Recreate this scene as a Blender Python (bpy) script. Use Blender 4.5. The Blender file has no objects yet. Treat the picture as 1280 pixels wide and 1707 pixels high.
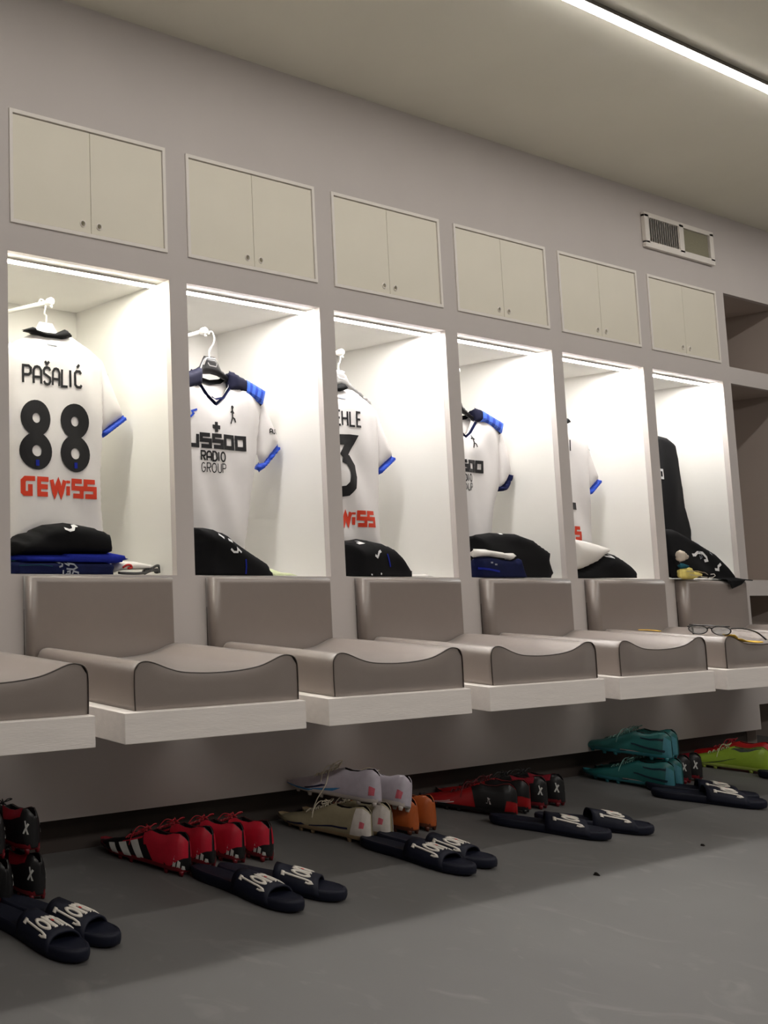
import bpy, bmesh, math, random
import numpy as np
from mathutils import Vector, Matrix
from mathutils.geometry import delaunay_2d_cdt
R = math.radians
random.seed(7)
sc = bpy.context.scene
COL = sc.collection

# ------------------------------------------------------------------ camera
cd = bpy.data.cameras.new('camera')
cam = bpy.data.objects.new('camera', cd)
COL.objects.link(cam)
sc.camera = cam
CF, CYAW, CPITCH, CROLL = 1464.380561, 0.402847, 0.093582, 0.013876
cd.sensor_fit = 'HORIZONTAL'
cd.sensor_width = 36
cd.lens = CF * 36 / 1280
cd.shift_x = 0.782497
cd.shift_y = -0.045409
cd.clip_start = 0.05
_cy, _sy, _cp, _sp = math.cos(CYAW), math.sin(CYAW), math.cos(CPITCH), math.sin(CPITCH)
_f = Vector((_sy * _cp, _cy * _cp, _sp)); _r = Vector((_cy, -_sy, 0)); _u = _r.cross(_f)
_rr = math.cos(CROLL) * _r + math.sin(CROLL) * _u
_uu = -math.sin(CROLL) * _r + math.cos(CROLL) * _u
cam.matrix_world = Matrix(((_rr.x, _uu.x, -_f.x, -1.609963), (_rr.y, _uu.y, -_f.y, -2.078425), (_rr.z, _uu.z, -_f.z, 0.842400), (0, 0, 0, 1)))

# ------------------------------------------------------------------ world, exposure
w = bpy.data.worlds.new('world'); sc.world = w
w.use_nodes = True
w.node_tree.nodes['Background'].inputs[0].default_value = (0.02, 0.02, 0.02, 1)
w.node_tree.nodes['Background'].inputs[1].default_value = 1.0
vs = sc.view_settings
vs.view_transform = 'Standard'; vs.look = 'None'; vs.gamma = 1; vs.use_curve_mapping = False
vs.exposure = 0.15
CEIL_EMIT = 37.0      # radiance of the ceiling light lines, the visible one and the added one
LED_EMIT = 106.0      # radiance of the light lines inside the lockers

# ------------------------------------------------------------------ materials
def lin(c):
    c = c / 255.0
    return c / 12.92 if c <= 0.04045 else ((c + 0.055) / 1.055) ** 2.4

def mat(name, rgb, rough=0.6, spec=0.4, var=0.0, scale=20.0, bump=0.0, bscale=200.0, metal=0.0, emit=None, sheen=0.0, stretch=None):
    m = bpy.data.materials.new(name); m.use_nodes = True
    nt = m.node_tree; b = nt.nodes['Principled BSDF']
    col = tuple(lin(c) for c in rgb) + (1,)
    b.inputs['Base Color'].default_value = col
    b.inputs['Roughness'].default_value = rough
    b.inputs['Specular IOR Level'].default_value = spec
    b.inputs['Metallic'].default_value = metal
    if sheen: b.inputs['Sheen Weight'].default_value = sheen; b.inputs['Sheen Roughness'].default_value = 0.25
    if emit:
        b.inputs['Emission Color'].default_value = tuple(emit[0]) + (1,)
        b.inputs['Emission Strength'].default_value = emit[1]
        return m
    tc = nt.nodes.new('ShaderNodeTexCoord')
    src = tc.outputs['Object']
    if stretch:
        mp = nt.nodes.new('ShaderNodeMapping'); mp.inputs['Scale'].default_value = stretch
        nt.links.new(src, mp.inputs[0]); src = mp.outputs[0]
    n = nt.nodes.new('ShaderNodeTexNoise'); n.inputs['Scale'].default_value = scale; n.inputs['Detail'].default_value = 4
    nt.links.new(src, n.inputs['Vector'])
    r = nt.nodes.new('ShaderNodeValToRGB')
    k = max(var, 0.015)
    r.color_ramp.elements[0].position = 0.3; r.color_ramp.elements[1].position = 0.7
    r.color_ramp.elements[0].color = tuple(c * (1 - k) for c in col[:3]) + (1,)
    r.color_ramp.elements[1].color = tuple(min(1, c * (1 + k)) for c in col[:3]) + (1,)
    nt.links.new(n.outputs[0], r.inputs[0]); nt.links.new(r.outputs[0], b.inputs['Base Color'])
    if bump:
        n2 = nt.nodes.new('ShaderNodeTexNoise'); n2.inputs['Scale'].default_value = bscale; n2.inputs['Detail'].default_value = 3
        bp = nt.nodes.new('ShaderNodeBump'); bp.inputs['Strength'].default_value = bump; bp.inputs['Distance'].default_value = 0.002
        nt.links.new(src, n2.inputs['Vector']); nt.links.new(n2.outputs[0], bp.inputs['Height']); nt.links.new(bp.outputs[0], b.inputs['Normal'])
    return m

def floor_mat():
    m = bpy.data.materials.new('grey_resin_floor'); m.use_nodes = True
    nt = m.node_tree; b = nt.nodes['Principled BSDF']; tc = nt.nodes.new('ShaderNodeTexCoord')
    n1 = nt.nodes.new('ShaderNodeTexNoise'); n1.inputs['Scale'].default_value = 1.6; n1.inputs['Detail'].default_value = 6; n1.inputs['Distortion'].default_value = 0.6
    n2 = nt.nodes.new('ShaderNodeTexNoise'); n2.inputs['Scale'].default_value = 260; n2.inputs['Detail'].default_value = 2
    n3 = nt.nodes.new('ShaderNodeTexNoise'); n3.inputs['Scale'].default_value = 5; n3.inputs['Detail'].default_value = 8; n3.inputs['Distortion'].default_value = 2.5
    for n in (n1, n2, n3): nt.links.new(tc.outputs['Object'], n.inputs['Vector'])
    r1 = nt.nodes.new('ShaderNodeValToRGB'); e = r1.color_ramp.elements
    e[0].position = 0.3; e[1].position = 0.72
    e[0].color = (0.118, 0.115, 0.112, 1); e[1].color = (0.145, 0.142, 0.138, 1)
    nt.links.new(n1.outputs[0], r1.inputs[0])
    r3 = nt.nodes.new('ShaderNodeValToRGB'); e = r3.color_ramp.elements
    e[0].position = 0.58; e[1].position = 0.80; e[0].color = (0, 0, 0, 1); e[1].color = (1, 1, 1, 1)
    nt.links.new(n3.outputs[0], r3.inputs[0])
    mx = nt.nodes.new('ShaderNodeMix'); mx.data_type = 'RGBA'
    nt.links.new(r3.outputs[0], mx.inputs[0]); nt.links.new(r1.outputs[0], mx.inputs[6]); mx.inputs[7].default_value = (0.18, 0.174, 0.168, 1)
    nt.links.new(mx.outputs[2], b.inputs['Base Color'])
    bp = nt.nodes.new('ShaderNodeBump'); bp.inputs['Strength'].default_value = 0.15; bp.inputs['Distance'].default_value = 0.001
    nt.links.new(n2.outputs[0], bp.inputs['Height']); nt.links.new(bp.outputs[0], b.inputs['Normal'])
    b.inputs['Roughness'].default_value = 0.55; b.inputs['Specular IOR Level'].default_value = 0.35
    return m

M = {}
M['wall'] = mat('warm_white_plaster', (207, 200, 196), 0.85, 0.2, 0.02, 3, 0.1, 150)
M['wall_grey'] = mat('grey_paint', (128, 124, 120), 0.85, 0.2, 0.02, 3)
M['ceil'] = mat('ceiling_paint', (248, 245, 230), 0.9, 0.2, 0.02, 2)
M['niche'] = mat('white_laminate', (241, 239, 234), 0.55, 0.3, 0.01, 5)
M['frame'] = mat('frame_white', (240, 234, 226), 0.5, 0.3)
M['door'] = mat('cream_laminate', (236, 230, 213), 0.5, 0.3, 0.015, 6)
M['plank'] = mat('painted_wood', (248, 241, 235), 0.6, 0.3, 0.03, 6, 0.25, 40, stretch=(1, 12, 12))
M['kick'] = mat('dark_brown_kickboard', (66, 59, 55), 0.7, 0.2)
M['cush'] = mat('grey_leatherette', (142, 131, 124), 0.33, 1.0, 0.02, 30, 0.15, 700, sheen=1.0)
M['piping'] = mat('dark_piping', (62, 54, 50), 0.5, 0.4)
M['shelf'] = mat('taupe_laminate', (182, 170, 161), 0.6, 0.3, 0.02, 5)
M['dark'] = mat('dark_void', (25, 22, 20), 0.9, 0.1)
M['white_plastic'] = mat('white_plastic', (240, 238, 232), 0.35, 0.5)
M['chrome'] = mat('pale_metal', (225, 225, 225), 0.25, 0.5, metal=0.6)
M['black_plastic'] = mat('black_plastic', (30, 29, 30), 0.3, 0.6)
M['grey_plastic'] = mat('grey_plastic', (150, 148, 146), 0.3, 0.6)
M['jersey'] = mat('white_jersey_cloth', (236, 232, 230), 0.8, 0.2, 0.01, 20, 0.2, 900)
M['black_cloth'] = mat('black_cloth', (20, 20, 22), 0.85, 0.15, 0.1, 30, 0.3, 500)
M['print_black'] = mat('black_print', (26, 25, 27), 0.55, 0.3)
M['print_white'] = mat('white_print', (235, 235, 235), 0.6, 0.3)
M['print_grey'] = mat('grey_print', (150, 155, 165), 0.6, 0.3)
M['print_red'] = mat('orange_red_print', (222, 66, 38), 0.55, 0.3)
M['blue'] = mat('royal_blue_cloth', (36, 74, 190), 0.6, 0.3, 0.12, 60)
M['blue_bright'] = mat('bright_blue_cloth', (62, 112, 232), 0.45, 0.4, 0.25, 50)
M['navy'] = mat('navy_cloth', (20, 27, 66), 0.85, 0.15, 0.15, 30, 0.3, 400)
M['navy_black'] = mat('navy_black_cloth', (24, 25, 48), 0.7, 0.2, 0.1, 30)
M['towel_blue'] = mat('royal_towel', (34, 46, 150), 0.9, 0.1, 0.1, 60, 0.4, 500)
M['white_cloth'] = mat('white_cloth', (238, 234, 228), 0.85, 0.15, 0.01, 20, 0.2, 500)
M['beige'] = mat('beige_cloth', (196, 184, 168), 0.9, 0.1, 0.05, 40, 0.4, 400)
M['teal'] = mat('teal_cloth', (36, 84, 96), 0.9, 0.1, 0.1, 40)
M['yellow'] = mat('pale_yellow_cloth', (226, 208, 120), 0.8, 0.2, 0.1, 40)
M['yellow_band'] = mat('yellow_strap', (240, 196, 74), 0.6, 0.3, 0.08, 60)
M['lime_paper'] = mat('pale_lime_paper', (226, 234, 190), 0.6, 0.2)
M['rubber'] = mat('navy_rubber', (14, 18, 36), 0.6, 0.3, 0.05, 30, 0.1, 300)
M['joma_white'] = mat('white_raised_letters', (222, 216, 206), 0.5, 0.3)
M['joma_red'] = mat('red_raised_dot', (190, 40, 36), 0.5, 0.3)

# ------------------------------------------------------------------ mesh helpers
def tag(o, label=None, cat=None, group=None, kind=None):
    if label: o['label'] = label
    if cat: o['category'] = cat
    if group: o['group'] = group
    if kind: o['kind'] = kind
    return o

def mesh(name, verts, faces, m, parent=None, smooth=False, recalc=True):
    me = bpy.data.meshes.new(name)
    if parent is not None and not parent.get('_local', 0):
        L = parent_origin(parent)
        verts = [(v[0] - L[0], v[1] - L[1], v[2] - L[2]) for v in verts]
    me.from_pydata([tuple(map(float, v)) for v in verts], [], [list(map(int, f)) for f in faces])
    if recalc:
        bm = bmesh.new(); bm.from_mesh(me); bmesh.ops.recalc_face_normals(bm, faces=bm.faces); bm.to_mesh(me); bm.free()
    if smooth: me.polygons.foreach_set('use_smooth', [True] * len(me.polygons))
    me.materials.append(m)
    o = bpy.data.objects.new(name, me); COL.objects.link(o)
    if parent is not None: o.parent = parent
    return o

def parent_origin(p):
    L = Vector((0, 0, 0))
    while p is not None:
        L += p.location; p = p.parent
    return L

LOCALS = set()
def thing(name, label, cat, loc=(0, 0, 0), group=None):
    o = bpy.data.objects.new(name, None); COL.objects.link(o); o.location = loc
    o.empty_display_size = 0.05
    return tag(o, label, cat, group)

def copy_tree(o, parent=None):
    c = o.copy(); COL.objects.link(c)
    if parent is not None: c.parent = parent
    for ch in KIDS(o): copy_tree(ch, c)
    return c
def KIDS(o): return [x for x in list(COL.objects) if x.parent == o]

class B:
    def __init__(s): s.v = []; s.f = []
    def add(s, vs_, fs):
        n = len(s.v); s.v += list(vs_); s.f += [[i + n for i in f] for f in fs]; return s
    def box(s, x0, x1, y0, y1, z0, z1, bev=0.0):
        if bev:
            bm = bmesh.new(); bmesh.ops.create_cube(bm, size=1)
            for v in bm.verts:
                v.co = Vector(((x0 + x1) / 2 + v.co.x * (x1 - x0), (y0 + y1) / 2 + v.co.y * (y1 - y0), (z0 + z1) / 2 + v.co.z * (z1 - z0)))
            bmesh.ops.bevel(bm, geom=bm.edges[:], offset=bev, segments=2, affect='EDGES', profile=0.5)
            bm.verts.ensure_lookup_table()
            s.add([v.co[:] for v in bm.verts], [[v.index for v in f.verts] for f in bm.faces]); bm.free(); return s
        v = [(x, y, z) for x in (x0, x1) for y in (y0, y1) for z in (z0, z1)]
        return s.add(v, [(0, 1, 3, 2), (4, 6, 7, 5), (0, 4, 5, 1), (2, 3, 7, 6), (0, 2, 6, 4), (1, 5, 7, 3)])
    def tube(s, pts, r, n=8, closed=False, rf=None):
        P = [Vector(p) for p in pts]; N = len(P); up = None; rings = []
        for i, p in enumerate(P):
            if closed: t = P[(i + 1) % N] - P[i - 1]
            else: t = P[min(i + 1, N - 1)] - P[max(i - 1, 0)]
            t = t.normalized() if t.length > 1e-9 else Vector((0, 0, 1))
            if up is None:
                up = Vector((0, 0, 1)) if abs(t.z) < 0.9 else Vector((1, 0, 0))
            a = t.cross(up)
            if a.length < 1e-5: a = t.cross(Vector((0.3, 1, 0.2)))
            a.normalize(); b_ = a.cross(t).normalized(); up = b_
            rr = r if rf is None else rf(i / (N - 1)) * r
            rings.append([tuple(p + rr * (math.cos(k * 2 * math.pi / n) * a + math.sin(k * 2 * math.pi / n) * b_)) for k in range(n)])
        vs_ = [q for g in rings for q in g]; fs = []
        for i in range(N if closed else N - 1):
            j = (i + 1) % N
            for k in range(n): fs.append((i * n + k, i * n + (k + 1) % n, j * n + (k + 1) % n, j * n + k))
        if not closed: fs += [list(range(n))[::-1], [(N - 1) * n + k for k in range(n)]]
        return s.add(vs_, fs)
    def build(s, name, m, parent=None, smooth=False, recalc=True): return mesh(name, s.v, s.f, m, parent, smooth, recalc)

def box(name, x0, x1, y0, y1, z0, z1, m, parent=None, bev=0.0):
    return B().box(x0, x1, y0, y1, z0, z1, bev).build(name, m, parent)

def smooth_path(pts, n=6):
    P = [Vector(p) for p in pts]; out = []
    for i in range(len(P) - 1):
        p0, p1, p2, p3 = P[max(i - 1, 0)], P[i], P[i + 1], P[min(i + 2, len(P) - 1)]
        for k in range(n):
            t = k / n
            out.append(0.5 * ((2 * p1) + (p2 - p0) * t + (2 * p0 - 5 * p1 + 4 * p2 - p3) * t * t + (3 * p1 - p0 - 3 * p2 + p3) * t ** 3))
    out.append(P[-1]); return out

def seg_dist(px, py, segs):
    d = np.full(px.shape, 9.0)
    for (ax, ay, bx, by) in segs:
        dx, dy = bx - ax, by - ay; L = dx * dx + dy * dy + 1e-12
        t = np.clip(((px - ax) * dx + (py - ay) * dy) / L, 0, 1)
        d = np.minimum(d, np.hypot(px - ax - t * dx, py - ay - t * dy))
    return d

def inside(px, py, poly):
    c = np.zeros(px.shape, bool); n = len(poly)
    for i in range(n):
        ax, ay = poly[i]; bx, by = poly[(i + 1) % n]
        if ay == by: continue
        cond = (ay > py) != (by > py)
        c ^= cond & (px < (bx - ax) * (py - ay) / (by - ay) + ax)
    return c

def resample(poly, step):
    out = []
    n = len(poly)
    for i in range(n):
        a, b_ = poly[i], poly[(i + 1) % n]
        L = math.hypot(b_[0] - a[0], b_[1] - a[1]); k = max(1, int(round(L / step)))
        for j in range(k): out.append((a[0] + (b_[0] - a[0]) * j / k, a[1] + (b_[1] - a[1]) * j / k))
    return out

def num(v): return v if callable(v) else (lambda u, w_: v + 0 * u)

class Pillow:
    """cloth body: an outline in the x-z plane given rounded thickness along y"""
    def __init__(s, outline, y0, D, r, cx=0.0, Db=None, flat=None, fold=None, step=0.012, tilt=None):
        s.cx = cx; s.poly = [(max(-0.3195, u) if cx is not None else u, w_) for u, w_ in outline]
        s.y0 = num(y0); s.D = num(D); s.Db = num(Db if Db is not None else D); s.r = r; s.fold = fold; s.step = step
        n = len(s.poly); s.segs = []
        for i in range(n):
            a, b_ = s.poly[i], s.poly[(i + 1) % n]
            if flat is not None and a[1] < flat and b_[1] < flat: continue
            s.segs.append((a[0], a[1], b_[0], b_[1]))
    def prof(s, u, w_):
        d = seg_dist(u, w_, s.segs); k = 1 - np.minimum(d, s.r) / s.r
        return np.sqrt(np.maximum(0, 1 - k * k)), np.minimum(1, d / (s.r * 0.8))
    def yf(s, u, w_):
        u = np.atleast_1d(np.asarray(u, float)); w_ = np.atleast_1d(np.asarray(w_, float))
        p, q = s.prof(u, w_); f = s.fold(u, w_) * q if s.fold else 0
        return s.y0(u, w_) - s.D(u, w_) * p - f
    def yb(s, u, w_):
        p, q = s.prof(u, w_); return s.y0(u, w_) + s.Db(u, w_) * p
    def build(s, name, m, parent=None):
        bd = resample(s.poly, s.step); n = len(bd)
        us = [p[0] for p in bd]; ws = [p[1] for p in bd]
        gu, gw = np.meshgrid(np.arange(min(us), max(us), s.step), np.arange(min(ws), max(ws), s.step))
        gu = gu + (np.arange(gu.shape[0]) % 2)[:, None] * s.step * 0.5
        gu = gu.ravel(); gw = gw.ravel()
        allseg = [(bd[i][0], bd[i][1], bd[(i + 1) % n][0], bd[(i + 1) % n][1]) for i in range(n)]
        k = inside(gu, gw, s.poly); gu, gw = gu[k], gw[k]
        k = seg_dist(gu, gw, allseg) > s.step * 0.55; gu, gw = gu[k], gw[k]
        pts = [Vector(p) for p in bd] + [Vector((float(a), float(b_))) for a, b_ in zip(gu, gw)]
        r_ = delaunay_2d_cdt(pts, [(i, (i + 1) % n) for i in range(n)], [], 1, 1e-6)
        V = np.array([tuple(v) for v in r_[0]]); F = r_[2]
        yf = s.yf(V[:, 0], V[:, 1]); yb = s.yb(V[:, 0], V[:, 1])
        nv = len(V)
        verts = [(s.cx + V[i, 0], yf[i], V[i, 1]) for i in range(nv)] + [(s.cx + V[i, 0], yb[i] + 1e-4, V[i, 1]) for i in range(nv)]
        faces = [list(f) for f in F] + [[i + nv for i in reversed(f)] for f in F]
        cnt = {}
        for f in F:
            for i in range(len(f)):
                a, b_ = f[i], f[(i + 1) % len(f)]; cnt[(a, b_)] = cnt.get((a, b_), 0) + 1
        for (a, b_) in list(cnt):
            if (b_, a) not in cnt: faces.append([b_, a, a + nv, b_ + nv])
        return mesh(name, verts, faces, m, parent, True)

def ribbons(name, lines, th, surf, m, parent=None, eps=0.0016, cx=0.0, step=0.008, closed=False):
    """strokes laid on a cloth surface; surf(u, w) -> y"""
    Bm = B()
    for ln in lines:
        P = [ln[0]]
        for a, b_ in zip(ln[:-1], ln[1:]):
            L = math.hypot(b_[0] - a[0], b_[1] - a[1]); k = max(1, int(math.ceil(L / step)))
            for j in range(1, k + 1): P.append((a[0] + (b_[0] - a[0]) * j / k, a[1] + (b_[1] - a[1]) * j / k))
        N = len(P); cl = (math.hypot(P[0][0] - P[-1][0], P[0][1] - P[-1][1]) < 1e-6)
        if cl: P = P[:-1]; N -= 1
        if N < 2: continue
        L_, C_, R_ = [], [], []
        for i in range(N):
            a = P[i - 1] if (i > 0 or cl) else None; c = P[(i + 1) % N] if (i < N - 1 or cl) else None
            d1 = d2 = None
            if a is not None: d1 = Vector((P[i][0] - a[0], P[i][1] - a[1])).normalized()
            if c is not None: d2 = Vector((c[0] - P[i][0], c[1] - P[i][1])).normalized()
            if d1 is None: d1 = d2
            if d2 is None: d2 = d1
            t = d1 + d2
            if t.length < 1e-3: t = d1
            t.normalize(); nrm = Vector((-t.y, t.x)); cs = max(0.5, nrm.dot(Vector((-d1.y, d1.x))))
            ext = Vector((0, 0))
            if not cl and i == 0: ext = -d2 * 0 
            h = th / 2 / cs
            L_.append((P[i][0] + nrm.x * h, P[i][1] + nrm.y * h)); C_.append(P[i]); R_.append((P[i][0] - nrm.x * h, P[i][1] - nrm.y * h))
        allp = L_ + C_ + R_
        u = np.array([p[0] for p in allp]); w_ = np.array([p[1] for p in allp]); y = surf(u, w_) - eps
        fs = []
        for i in range(N if cl else N - 1):
            j = (i + 1) % N
            fs += [(i, j, N + j, N + i), (N + i, N + j, 2 * N + j, 2 * N + i)]
        Bm.add([(cx + u[i], y[i], w_[i]) for i in range(3 * N)], fs)
    return Bm.build(name, m, parent, recalc=False)

def arc(cx, cy, rx, ry, a0, a1, n=14):
    return [(cx + rx * math.cos(R(a0 + (a1 - a0) * i / n)), cy + ry * math.sin(R(a0 + (a1 - a0) * i / n))) for i in range(n + 1)]

G = {   # stroke glyphs, unit height; each entry: advance, strokes
 'P': (.62, [[(.0, -.0), (.0, 1), (.4, 1), (.55, .88), (.55, .6), (.4, .48), (.0, .48)]]),
 'A': (.62, [[(.0, 0), (.0, .78), (.12, .96), (.27, 1), (.42, .96), (.54, .78), (.54, 0)], [(.0, .38), (.54, .38)]]),
 'S': (.60, [[(.5, .82), (.42, .96), (.26, 1), (.1, .96), (.0, .82), (.02, .62), (.48, .4), (.52, .2), (.42, .04), (.26, 0), (.1, .04), (0, .18)]]),
 'L': (.50, [[(.0, 1), (.0, 0), (.42, 0)]]),
 'I': (.20, [[(.0, 0), (.0, 1)]]),
 'C': (.60, [[(.5, .84), (.4, .98), (.16, .98), (.02, .84), (.02, .16), (.16, .02), (.4, .02), (.5, .16)]]),
 'M': (.72, [[(.0, 0), (.0, 1), (.3, .5), (.6, 1), (.6, 0)]]),
 'E': (.50, [[(.42, 1), (.0, 1), (.0, 0), (.42, 0)], [(.0, .5), (.36, .5)]]),
 'H': (.60, [[(.0, 0), (.0, 1)], [(.5, 0), (.5, 1)], [(.0, .5), (.5, .5)]]),
 'N': (.62, [[(.0, 0), (.0, 1), (.5, 0), (.5, 1)]]),
 'R': (.60, [[(.0, 0), (.0, 1), (.4, 1), (.52, .88), (.52, .62), (.4, .5), (.0, .5)], [(.22, .5), (.52, 0)]]),
 'D': (.62, [[(.0, 0), (.0, 1), (.3, 1), (.5, .8), (.5, .2), (.3, 0), (.0, 0)]]),
 'O': (.72, [arc(.3, .5, .3, .5, 0, 360, 20)]),
 'G': (.72, [arc(.3, .5, .3, .5, 50, 360, 18) + [(.3, .5)]]),
 'U': (.60, [[(.0, 1), (.0, .2), (.1, .04), (.25, 0), (.4, .04), (.5, .2), (.5, 1)]]),
 'T': (.56, [[(.0, 1), (.5, 1)], [(.25, 1), (.25, 0)]]),
 '8': (.72, [arc(.3, .26, .25, .25, 0, 360, 26), arc(.3, .75, .22, .24, 0, 360, 26)]),
 '3': (.62, [[(.02, 1), (.5, 1), (.26, .62)], [(.26, .62)] + arc(.24, .31, .27, .31, 80, -120, 16)]),
 '7': (.6, [[(.0, 1), (.5, 1), (.18, 0)]]),
 'g': (.80, [[(.66, 1), (.12, 1), (.0, .84), (.0, .1), (.08, 0), (.38, 0), (.38, .62)]]),       # squared letters of the red line
 'e': (.74, [[(.66, 1), (.0, 1), (.0, 0), (.60, 0)], [(.0, .5), (.60, .5)]]),
 'w': (.98, [[(.0, 1), (.2, 0), (.44, .9), (.62, 0), (.86, 1)]]),
 'i': (.24, [[(.0, 0), (.0, .62)], [(.0, .82), (.0, 1)]]),
 's': (.74, [[(.62, 1), (.0, 1), (.0, .52), (.62, .52), (.62, 0), (.0, 0)]]),
 'p': (.74, [[(.0, 0), (.0, 1), (.6, 1), (.6, .45), (.0, .45)]]),
 'l': (.30, [[(.0, 0), (.0, 1)]]),
 'u': (.74, [[(.0, 1), (.0, 0), (.6, 0), (.6, 1)]]),
 '0': (.76, [[(.0, .5), (.0, 0), (.6, 0), (.6, 1), (.0, 1), (.0, .5)]]),
 '5': (.74, [[(.6, 1), (.0, 1), (.0, .52), (.62, .52), (.62, 0), (.0, 0)]]),
}
def text_lines(s_, u0, u1, w0, w1, marks=()):
    x = 0; out = []
    for k, ch in enumerate(s_):
        adv, st = G[ch]
        for ln in st: out.append([(x + a, b_) for a, b_ in ln])
        for (idx, mk) in marks:
            if idx == k: out.append([(x + a, b_) for a, b_ in mk])
        x += adv + .12
    x -= .12 + .1
    k = (u1 - u0) / x; h = w1 - w0
    return [[(u0 + a * k, w0 + b_ * h) for a, b_ in ln] for ln in out]
CARON = [(.1, 1.36), (.26, 1.2), (.42, 1.36)]
ACUTE = [(.2, 1.2), (.4, 1.4)]

# ------------------------------------------------------------------ dimensions (metres)
P = 0.72                  # locker pitch along the wall
NU = 7                    # lockers 0..6, number 0 lies just beyond the left edge
def X0(i): return (i - 1) * P
NL, NR = -0.0084, 0.6345  # niche sides
ZNT, ZNB = 1.7686, 0.8101
CZT, CZB = 2.2145, 1.8572
ZC = 2.6186
ND = 0.4336
SHX = 4.313               # where the open shelving starts
SHX1 = 4.93
XL, XR, YF = -2.9, 7.2, -4.4
cen = lambda i: X0(i) + 0.313

# ------------------------------------------------------------------ structure
def struct(name, o): o.name = name; o['kind'] = 'structure'; return o
struct('floor', box('floor', XL - .1, XR + .1, YF - .1, 0.6, -0.06, 0.0, floor_mat()))
struct('ceiling', box('ceiling', XL - .1, XR + .1, YF - .1, 0.6, ZC, ZC + 0.08, M['ceil']))
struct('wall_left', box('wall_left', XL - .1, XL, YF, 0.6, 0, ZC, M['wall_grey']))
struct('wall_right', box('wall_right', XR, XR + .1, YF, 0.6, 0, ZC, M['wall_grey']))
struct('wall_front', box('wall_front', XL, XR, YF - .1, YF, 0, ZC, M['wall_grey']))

opens = []
for i in range(NU):
    opens.append((X0(i), X0(i) + .6306, CZB, CZT)); opens.append((X0(i) + NL, X0(i) + NR, ZNB, ZNT))
SHELF = [(0.0, 0.224), (0.592, 0.734), (0.808, 1.766), (1.849, 2.220)]
for a, b_ in SHELF: opens.append((SHX, SHX1, a, b_))
KZ = 0.1089
opens.append((XL, SHX, 0.0, KZ))
xs = sorted({XL, XR} | {v for o in opens for v in o[:2]}); zs = sorted({0.0, ZC} | {v for o in opens for v in o[2:]})
xs = [round(v, 5) for v in xs]; zs = [round(v, 5) for v in zs]
def filled(a, b_, c, d):
    mx, mz = (a + b_) / 2, (c + d) / 2
    return not any(o[0] < mx < o[1] and o[2] < mz < o[3] for o in opens)
fb = B(); T = 0.018
cell = {(i, j): filled(xs[i], xs[i + 1], zs[j], zs[j + 1]) for i in range(len(xs) - 1) for j in range(len(zs) - 1)}
idx = {}
def vid(i, j, y):
    k = (i, j, y)
    if k not in idx: idx[k] = len(fb.v); fb.v.append((xs[i], y, zs[j]))
    return idx[k]
for (i, j), ok in cell.items():
    if not ok: continue
    fb.f.append([vid(i, j, 0), vid(i + 1, j, 0), vid(i + 1, j + 1, 0), vid(i, j + 1, 0)])
    fb.f.append([vid(i, j, T), vid(i, j + 1, T), vid(i + 1, j + 1, T), vid(i + 1, j, T)])
    for (di, dj, a, b_) in ((-1, 0, (i, j), (i, j + 1)), (1, 0, (i + 1, j), (i + 1, j + 1)), (0, -1, (i, j), (i + 1, j)), (0, 1, (i, j + 1), (i + 1, j + 1))):
        if not cell.get((i + di, j + dj), False):
            fb.f.append([vid(*a, 0), vid(*b_, 0), vid(*b_, T), vid(*a, T)])
wb = struct('wall_back', fb.build('wall_back', M['wall']))
struct('baseboard_back', box('baseboard_back', XL, SHX - 0.004, 0.05, 0.07, 0, KZ + 0.02, M['kick']))
box('end_panel', SHX - 0.022, SHX - 0.002, 0.0705, 0.45, 0.0, ZNB - 0.03, M['wall'], wb)

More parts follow.
